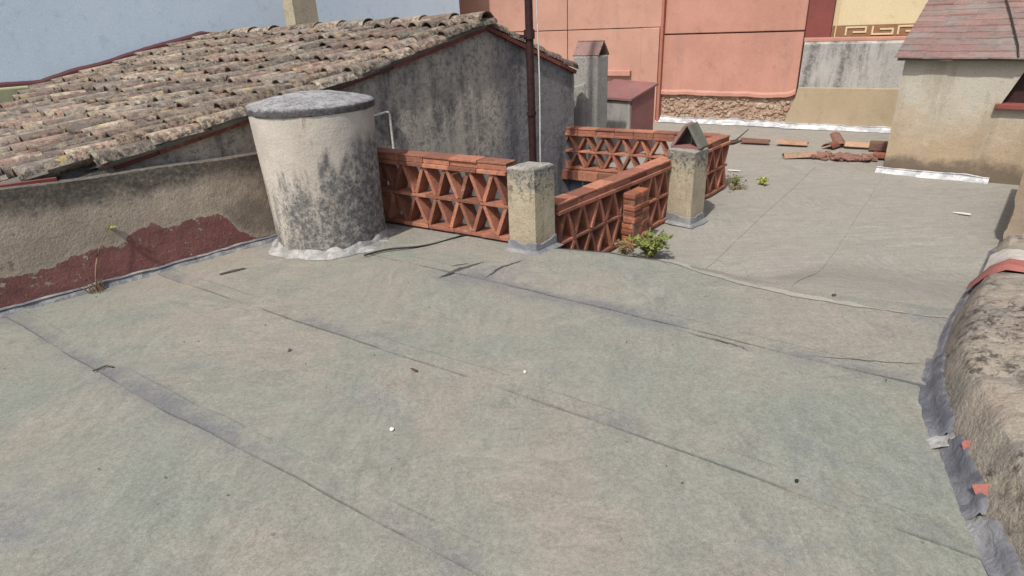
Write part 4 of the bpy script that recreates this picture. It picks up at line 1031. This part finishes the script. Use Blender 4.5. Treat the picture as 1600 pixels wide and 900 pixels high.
RP = [(0.95, 0.1), (1.20, 0.75), (1.435, 1.30), (1.535, 1.58), (1.66, 1.87), (1.73, 2.05), (1.86, 2.28), (2.02, 2.49), (2.30, 2.82), (2.60, 3.13), (2.95, 3.52), (3.40, 4.0), (4.00, 4.66)]
def rpath(t):                                                   # t in 0..1 along the foot line
    n = len(RP)-1; f_ = t*n; i = min(int(f_), n-1); a = f_-i
    P = [V(*RP[max(0, min(n, i+k))], 0) for k in (-1, 0, 1, 2)]
    return 0.5*((2*P[1])+(P[2]-P[0])*a+(2*P[0]-5*P[1]+4*P[2]-P[3])*a*a+(3*P[1]-P[0]-3*P[2]+P[3])*a**3)
par2 = empty('rough_parapet', (2.4, 2.4, 0), 'rough crumbling mortar parapet with torn flashing along right edge', 'parapet')
_pf = [(-0.02, -0.10), (0.0, 0.0), (0.03, 0.10), (0.06, 0.19), (0.085, 0.235), (0.12, 0.255), (0.30, 0.285), (0.55, 0.315), (0.80, 0.325), (0.82, -0.1)]
_po = [0, .05, .14, .24, .30, .36, .56, .80, .97, 1.0]
prf = [(float(np.interp(q, _po, [a[0] for a in _pf])), float(np.interp(q, _po, [a[1] for a in _pf]))) for q in np.linspace(0, 1, 44)]
NT = 420
rb = MB()
for i in range(NT+1):
    t = i/NT; p = rpath(t); d = (rpath(min(1, t+.004))-rpath(max(0, t-.004))).normalized(); nr = V(d.y, -d.x, 0); g = hf(p.x, p.y)
    hs = float(np.interp(t, [0, 0.45, 0.66, 0.78, 1.0], [1.0, 1.0, 1.0, 0.85, 0.6]))
    for k, (o_, z) in enumerate(prf):
        q = p+nr*o_; w1 = fbm((q.x*2.6, q.y*2.6, z*2.6), 1, 4); w2 = fbm((q.x*10, q.y*10, z*14), 1, 5); w3 = mnoise.noise(V(q.x*24, q.y*24, z*24))
        amp = 0.0 if k < 2 or k > 41 else min(1.0, (k-1)/5)
        rough_ = min(1.0, max(0.25, (o_-0.02)/0.09))
        dn = (0.008*w1+0.013*w2*rough_-0.012*max(0, w3-0.15)*rough_)*amp
        up = 0.35 if o_ < 0.09 else 0.9
        rb.v.append(q-nr*dn*(1-up)+Z*(g+z*hs+dn*up))
W = len(prf)
for i in range(NT):
    for j in range(W-1): a = i*W+j; rb.f.append((a, a+1, a+W+1, a+W))
rb.build('mortar_body', 'rough', par2, smooth=38)
# torn flashing of folded bitumen felt along the foot
def felt(t0, t1, h, out, mat, seed, lift=0.0, n=60):
    mb = MB()
    for i in range(n+1):
        t = t0+(t1-t0)*i/n; p = rpath(t); d = (rpath(min(1, t+.004))-rpath(max(0, t-.004))).normalized(); nr = V(d.y, -d.x, 0); g = hf(p.x, p.y)
        s = i/n; e1 = fbm((t*40, seed, 0), 1, 4); e2 = fbm((t*55, seed+5, 0), 1, 4); tp = min(1, min(s, 1-s)*9+0.25)
        for q, z in ((-out*(1+0.2*e1)-0.008, 0.006), (-out*(1+0.2*e1), 0.014), (-out*0.55, 0.018+lift*0.4+0.006*e2), (-out*0.12, 0.03+0.30*h+0.008*e1), (0.004, 0.03+h*0.75*tp), (0.018+0.006*e2, 0.03+h*tp*(1+0.2*e2)), (0.035, 0.02+h*tp*(1+0.2*e2))):
            fd_ = 0.005*fbm((t*60, z*18, seed), 1, 4); mb.v.append(p+nr*(q+fd_)+Z*(g+z+fd_*0.7))
    for i in range(n):
        for j in range(6): a = i*7+j; mb.f.append((a, a+1, a+8, a+7))
    return mb.build('felt_flashing', mat, par2, smooth=60)
felt(0.350, 0.585, 0.075, 0.040, 'foil', 1, n=90)
felt(0.585, 0.80, 0.02, 0.016, 'foil', 2)
felt(0.80, 0.985, 0.025, 0.016, 'foil', 6)
felt(0.225, 0.338, 0.065, 0.026, 'foil', 3, 0.02, 50)
felt(0.326, 0.352, 0.03, 0.055, 'foil_torn', 12, 0.03, 24)
felt(0.0, 0.222, 0.055, 0.030, 'foil_mid', 5)
# torn bits of felt
def shard(nm, c, r_, mat, label, cat, seed, tilt, flat=0.35, parent=None, th=0.012):
    rr = random.Random(seed); k = 7; pts = []
    rot = Matrix.Rotation(tilt[2], 3, 'Z') @ Matrix.Rotation(tilt[0], 3, 'X') @ Matrix.Rotation(tilt[1], 3, 'Y')
    for i in range(k):
        an = 2*math.pi*i/k+rr.uniform(-.3, .3); q = r_*rr.uniform(0.7, 1.15); pts.append(V(*c)+rot @ V(math.cos(an)*q, math.sin(an)*q*flat, 0))
    return MB().prism(pts, rot @ V(0, 0, th)).build(nm, mat, parent, label=label, cat=cat)
pt = rpath(0.245); shard('clay_shard', (pt.x+0.03, pt.y, 0.085), 0.042, 'clay_red', 'larger red clay shard wedged behind the torn felt at right', 'shard', 3, (0.7, -0.5, 0.0), 0.75)
pt = rpath(0.305); shard('clay_shard', (pt.x+0.028, pt.y, 0.095), 0.026, 'clay_red', 'tiny red clay shard just below the pale torn felt at right', 'shard', 5, (0.7, -0.5, 0.0), 0.7)
# plaster pad and clay tile band on top of the rough parapet
def topband(t0, t1, o0, o1, z, mat, nm, seed, hgt=0.035):
    mb = MB(); n = 26; m = 8
    for i in range(n+1):
        t = t0+(t1-t0)*i/n
        for j in range(m+1):
            o_ = o0+(o1-o0)*j/m; tt = min(0.992, t+0.012*math.sin(j*0.9+seed)+0.02*(j/m)**1.5)
            p = rpath(min(1, tt)); d = (rpath(min(1, tt+.004))-rpath(max(0, tt-.004))).normalized(); nr = V(d.y, -d.x, 0); g = hf(p.x, p.y)
            e = min(i, n-i, 3)/3.0; zz = z+hgt*e+0.014*fbm((i*.35, j*.5, seed), 1, 4)
            zz = zz*min(1.0, 0.16+(o_-o0+0.02)/0.16) if j < 4 else zz
            mb.v.append(p+nr*o_+Z*(g+zz))
    for i in range(n):
        for j in range(m): a = i*(m+1)+j; mb.f.append((a, a+1, a+m+2, a+m+1))
    return mb.build(nm, mat, par2, smooth=True)
topband(0.805, 0.95, 0.0, 0.6, 0.20, 'white_plaster', 'plaster_pad', 2)
topband(0.755, 0.805, -0.01, 0.6, 0.255, 'clay_red', 'clay_band', 2, 0.03)

# ------------------------------------------------------------------ loose roof tiles lying on the far terrace
TL = 'loose clay roof tiles on the far terrace'
def loose(c, ang, mesh, label, tilt=0.0, up=True, z=-0.30, roll=0.0):
    m4 = Matrix.Translation(V(c[0], c[1], z+0.012)) @ Matrix.Rotation(ang, 4, 'Z') @ Matrix.Rotation(tilt, 4, 'X') @ Matrix.Rotation(roll, 4, 'Y')
    return tag(place('loose_tile', mesh, m4 @ Matrix.Translation(V(0, -0.2, 0))), label, 'tile', TL)
MT['clay_pale'] = make_brick('pale_clay', (0.47, 0.30, 0.20), (0.42, 0.26, 0.17), 0.25)
MT['clay_dark'] = make_brick('dark_clay', (0.22, 0.12, 0.09), (0.17, 0.09, 0.07), 0.6)
LTp = tile_mesh('loose_tile_pale', 0.42, 0.075, 0.09, 0.75, mat='clay_pale'); LTd = tile_mesh('loose_tile_dark', 0.42, 0.075, 0.09, 0.7, mat='clay_dark'); LTr = tile_mesh('loose_tile_red', 0.40, 0.08, 0.09, 0.75, mat='brick_dark')
aB = math.atan2(B.y, B.x)-math.pi/2
loose((3.82, 9.38), aB+0.05, LTd, 'dark brown loose tile at left end of the row near the lattice corner')
loose((4.28, 9.12), aB-0.03, LTp, 'pale orange loose tile, second from left in the row before the far wall')
loose((4.90, 8.98), aB+1.9, LTd, 'dark tile propped up steeply amid the loose tile row', 0.25, z=-0.26)
loose((4.78, 8.85), aB+1.2, LTr, 'reddish tile lying under the propped dark tile')
loose((5.08, 8.70), aB+0.02, LTp, 'pale loose tile half hidden behind the dark slab by the hut corner', z=-0.29)
MB().obox((5.32, 8.42, -0.235), B*0.24, NB*0.09, V(0, 0, 0.055)).build('clay_slab', 'clay_dark', label='thick dark brown clay slab beside the hut corner', cat='slab', bevel=0.01)
loose((4.02, 8.30), aB+0.35, LTp, 'flat lying pale tile at near left of the broken red tiles', 0.06, z=-0.31)
rs = random.Random(21); br = MB()
for i in range(70):
    c = V(4.50, 8.10, -0.29)+B*rs.uniform(-0.36, 0.45)+NB*rs.uniform(-0.16, 0.13)+Z*rs.uniform(0.0, 0.03)
    an = rs.uniform(0, 6.28); e = rs.uniform(0.015, 0.06)
    ti = Matrix.Rotation(rs.uniform(-.5, .5), 3, 'X') @ Matrix.Rotation(an, 3, 'Z')
    br.obox(c, ti @ V(e, 0, 0), ti @ V(0, e*rs.uniform(.5, .9), 0), ti @ V(0, 0, rs.uniform(.008, .016)))
MT['rubbish'] = make_brick('broken_clay', (0.40, 0.22, 0.175), (0.34, 0.18, 0.14), 0.5)
br.build('broken_tile_heap', 'rubbish', label='heap of broken red tile pieces on the far terrace', cat='rubble', kind='stuff')
MB().obox((5.02, 7.95, -0.25), B*0.16, NB*0.08, V(0, 0, 0.03)).build('clay_slab', 'brick_dark', label='reddish clay slab between the broken tiles and the hut', cat='slab', bevel=0.008)

# ------------------------------------------------------------------ weeds, twigs, litter
def weed(name, c, h, nst, spread, mat, label, seed, lsz=0.03, nl=14, stemmat='stem', dens=1.0):
    r_ = random.Random(seed); root = empty(name, c, label, 'weed', 'weeds growing on the terrace'); st = MB(); lf = MB(); C = V(*c)
    for i in range(nst):
        an = r_.uniform(0, 6.28); rr = spread*math.sqrt(r_.uniform(0.02, 1)); hh = h*r_.uniform(0.55, 1.0)
        tip = C+V(math.cos(an)*rr, math.sin(an)*rr, hh*(1-0.35*rr/spread)); mid = C+V(math.cos(an)*rr*0.35, math.sin(an)*rr*0.35, hh*0.6)
        pth = [C*(1-t)**2+mid*2*t*(1-t)+tip*t*t for t in (0, .25, .5, .75, 1)]
        st.tube(pth, [0.004, 0.0035, 0.003, 0.0022, 0.0015], 5)
        for k in range(nl):
            t = r_.uniform(0.25, 1.0); p = C*(1-t)**2+mid*2*t*(1-t)+tip*t*t
            d = V(r_.gauss(0, 1), r_.gauss(0, 1), r_.gauss(0.35, 0.6)).normalized(); sd_ = d.cross(V(r_.gauss(0, .4), r_.gauss(0, .4), 1)).normalized(); L = lsz*r_.uniform(0.6, 1.3); nn_ = d.cross(sd_)
            b0 = p+d*0.006
            lf.add([b0, b0+d*L*0.45+sd_*L*0.30+nn_*L*0.06, b0+d*L-nn_*L*0.12, b0+d*L*0.45-sd_*L*0.30+nn_*L*0.06, b0+d*L*0.5-nn_*L*0.02], [(0, 1, 4), (1, 2, 4), (2, 3, 4), (3, 0, 4)])
    st.build('stems', stemmat, root, smooth=True); lf.build('leaves', mat, root); return root
weed('weed', (1.17, 4.72, -0.30), 0.32, 26, 0.20, 'leaf', 'bushy bright green weed at the foot of the red brick stub', 1, 0.05, 16)
weed('weed', (0.98, 4.86, -0.30), 0.20, 12, 0.14, 'leaf_dry', 'dry yellowish weed wedged beside the red brick stub', 9, 0.03, 12)
weed('weed', (2.66, 6.95, -0.30), 0.17, 14, 0.13, 'leaf', 'dark green tuft at the outer corner of the lattice fence', 2, 0.03, 10)
weed('weed', (2.62, 6.80, -0.30), 0.05, 12, 0.20, 'leaf_dry', 'flat brown withered tuft under the dark green tuft', 5, 0.03, 8)
weed('weed', (2.98, 6.95, -0.30), 0.10, 12, 0.10, 'leaf_lime', 'small lime yellow plant on the open floor near the lattice corner', 3, 0.035, 10)
dead = empty('dry_seedling', (-2.87, 3.93, 0), 'single tall dry stalk with few pale green leaves against the left parapet', 'plant')
c = V(-2.86, 3.88, 0.0); tip = V(-2.74, 4.02, 0.40)
pth = [c*(1-t)**2+(c+V(0.02, 0.02, 0.24))*2*t*(1-t)+tip*t*t for t in [i/8 for i in range(9)]]
MB().tube(pth, [0.006-0.0004*i for i in range(9)], 6).build('stalk', 'stem', dead, smooth=True)
lf = MB(); r_ = random.Random(4)
for k in range(7):
    d = V(r_.gauss(0, 1), r_.gauss(0, 1), r_.uniform(-0.1, 0.5)).normalized(); sd_ = d.cross(Z).normalized(); L = r_.uniform(0.04, 0.065)
    lf.add([tip, tip+d*L*.5+sd_*L*.2, tip+d*L, tip+d*L*.5-sd_*L*.2], [(0, 1, 2, 3)])
lf.build('leaves', 'leaf_lime', dead)
st = MB()
for k in range(26):
    b = c+V(r_.uniform(-.06, .05), r_.uniform(-.06, .04), 0); st.tube([b, b+V(r_.uniform(-.04, .04), r_.uniform(-.04, .02), r_.uniform(.05, .13))], [0.004, 0.0015], 4)
st.build('dry_tuft', 'stem', dead)
def twig(pts, rad, label, mat='bark'): MB().tube([V(*p) for p in pts], rad, 6).build('twig', mat, label=label, cat='twig')
tw = empty('dead_twig', (2.62, 7.05, -0.3), 'dark forked twig sticking out past the lattice corner', 'twig')
MB().tube([(2.50, 7.0, 0.20), (2.66, 7.05, 0.22), (2.80, 7.08, 0.33)], [0.012, 0.010, 0.005], 6).build('branch', 'bark', tw)
MB().tube([(2.50, 7.02, 0.19), (2.62, 7.02, 0.20), (2.72, 7.04, 0.21)], [0.026, 0.030, 0.012], 6).build('clump', 'bark', tw)
twig([(-2.09, 4.06, 0.025), (-2.02, 4.11, 0.028), (-1.95, 4.16, 0.025)], 0.012, 'short whitish stick on the floor near the left parapet', 'mortar')
twig([(-2.20, 2.76, 0.016), (-2.15, 2.80, 0.022), (-2.11, 2.79, 0.018)], 0.004, 'small dark curled twig at the seam on the left floor')
def bit(nm, c, r_, mat, label, cat, seed, flat=0.5, th=0.004, tilt=0.12): shard(nm, (c[0], c[1], hf(c[0], c[1])+0.013), r_, mat, label, cat, seed, (tilt, -tilt, seed*1.3), flat, None, th)
bit('paint_chip', (-0.542, 2.148), 0.016, 'chip', 'white paint chip in the centre of the near floor', 'chip', 4, 0.7)
bit('paint_chip', (0.044, 2.562), 0.010, 'chip', 'tiny white chip in the middle of the terrace floor', 'chip', 6, 0.7)
bit('dry_leaf', (-0.507, 2.627), 0.022, 'bark', 'dark brown curled leaf just left of the middle of the floor', 'leaf', 2, 0.4, 0.005)
bit('pebble', (1.006, 1.726), 0.008, 'black', 'black pebble on the near floor at right', 'pebble', 3, 0.9, 0.008)
bit('pebble', (-1.222, 2.897), 0.014, 'concrete', 'pale pebble on the floor below the round chimney', 'pebble', 8, 0.7, 0.010)
bit('dry_leaf', (1.92, 3.27), 0.016, 'bark', 'dark leaf scrap on the ramp at right', 'leaf', 5, 0.6, 0.005)
bit('foil_scrap', (2.9, 7.66), 0.10, 'chip', 'white scrap of sheet lying behind the lattice corner', 'scrap', 7, 0.3, 0.006, 0.05)
bit('foil_scrap', (4.35, 5.55), 0.085, 'chip', 'white strip lying near the right wall end', 'scrap', 9, 0.25, 0.006, 0.04)
# black tears in the membrane
def tear(pts, wd, label):
    mb = MB(); P = [V(*p, 0) for p in pts]; n = 24
    for i in range(n+1):
        t = i/n*(len(P)-1); k = min(int(t), len(P)-2); a = t-k; p = P[k]*(1-a)+P[k+1]*a; d = (P[k+1]-P[k]).normalized(); nr = V(-d.y, d.x, 0)
        ww = wd*math.sin(math.pi*min(max(i/n, .03), .97))*(1+0.5*fbm((i*.6, wd*90, 0), 1, 3)); p = p+nr*0.012*fbm((i*.35, 3, wd), 1, 3)
        z = hf(p.x, p.y)+0.013+lump(p.x, p.y); mb.v += [p+nr*ww+Z*z, p-nr*ww+Z*z]
    for i in range(n): a = 2*i; mb.f.append((a, a+1, a+3, a+2))
    mb.build('membrane_tear', 'slit', floor, label=label)
tear([(-0.50, 3.82), (-0.36, 3.96), (-0.19, 4.08)], 0.020, 'ragged black tear in the felt')
tear([(-0.43, 4.02), (-0.30, 4.06)], 0.008, 'short black tear in the felt')
tear([(-0.18, 3.78), (-0.07, 3.96), (0.10, 4.08)], 0.012, 'thin black tear in the felt')
tear([(0.88, 2.94), (1.05, 2.80), (1.16, 2.72), (1.19, 2.66)], 0.0035, 'hairline tear along the seam')
tear([(1.44, 2.60), (1.72, 2.52), (1.98, 2.46)], 0.0025, 'hairline tear along the seam')
# fine grit
gr = MB(); rg = random.Random(31)
for i in range(80):
    x, y = rg.uniform(-3.0, 3.2), rg.uniform(1.0, 5.5)
    if inpoly(x, y, WELL) or (y > 0.985*x+6.7): continue
    if 0.663*(y-2.46)-0.748*(x-1.98) < 0.05 and x > 1.3: continue
    e = rg.uniform(0.0015, 0.0045); z = hf(x, y)+0.012+lump(x, y)
    gr.add([(x-e, y-e, z), (x+e, y-e*.7, z), (x+e*.8, y+e, z), (x-e, y+e*.6, z), (x, y, z+e*1.2)], [(0, 1, 4), (1, 2, 4), (2, 3, 4), (3, 0, 4)])
gr.build('grit', 'bark', label='fine dark grit scattered over the terrace floor', cat='grit', kind='stuff')
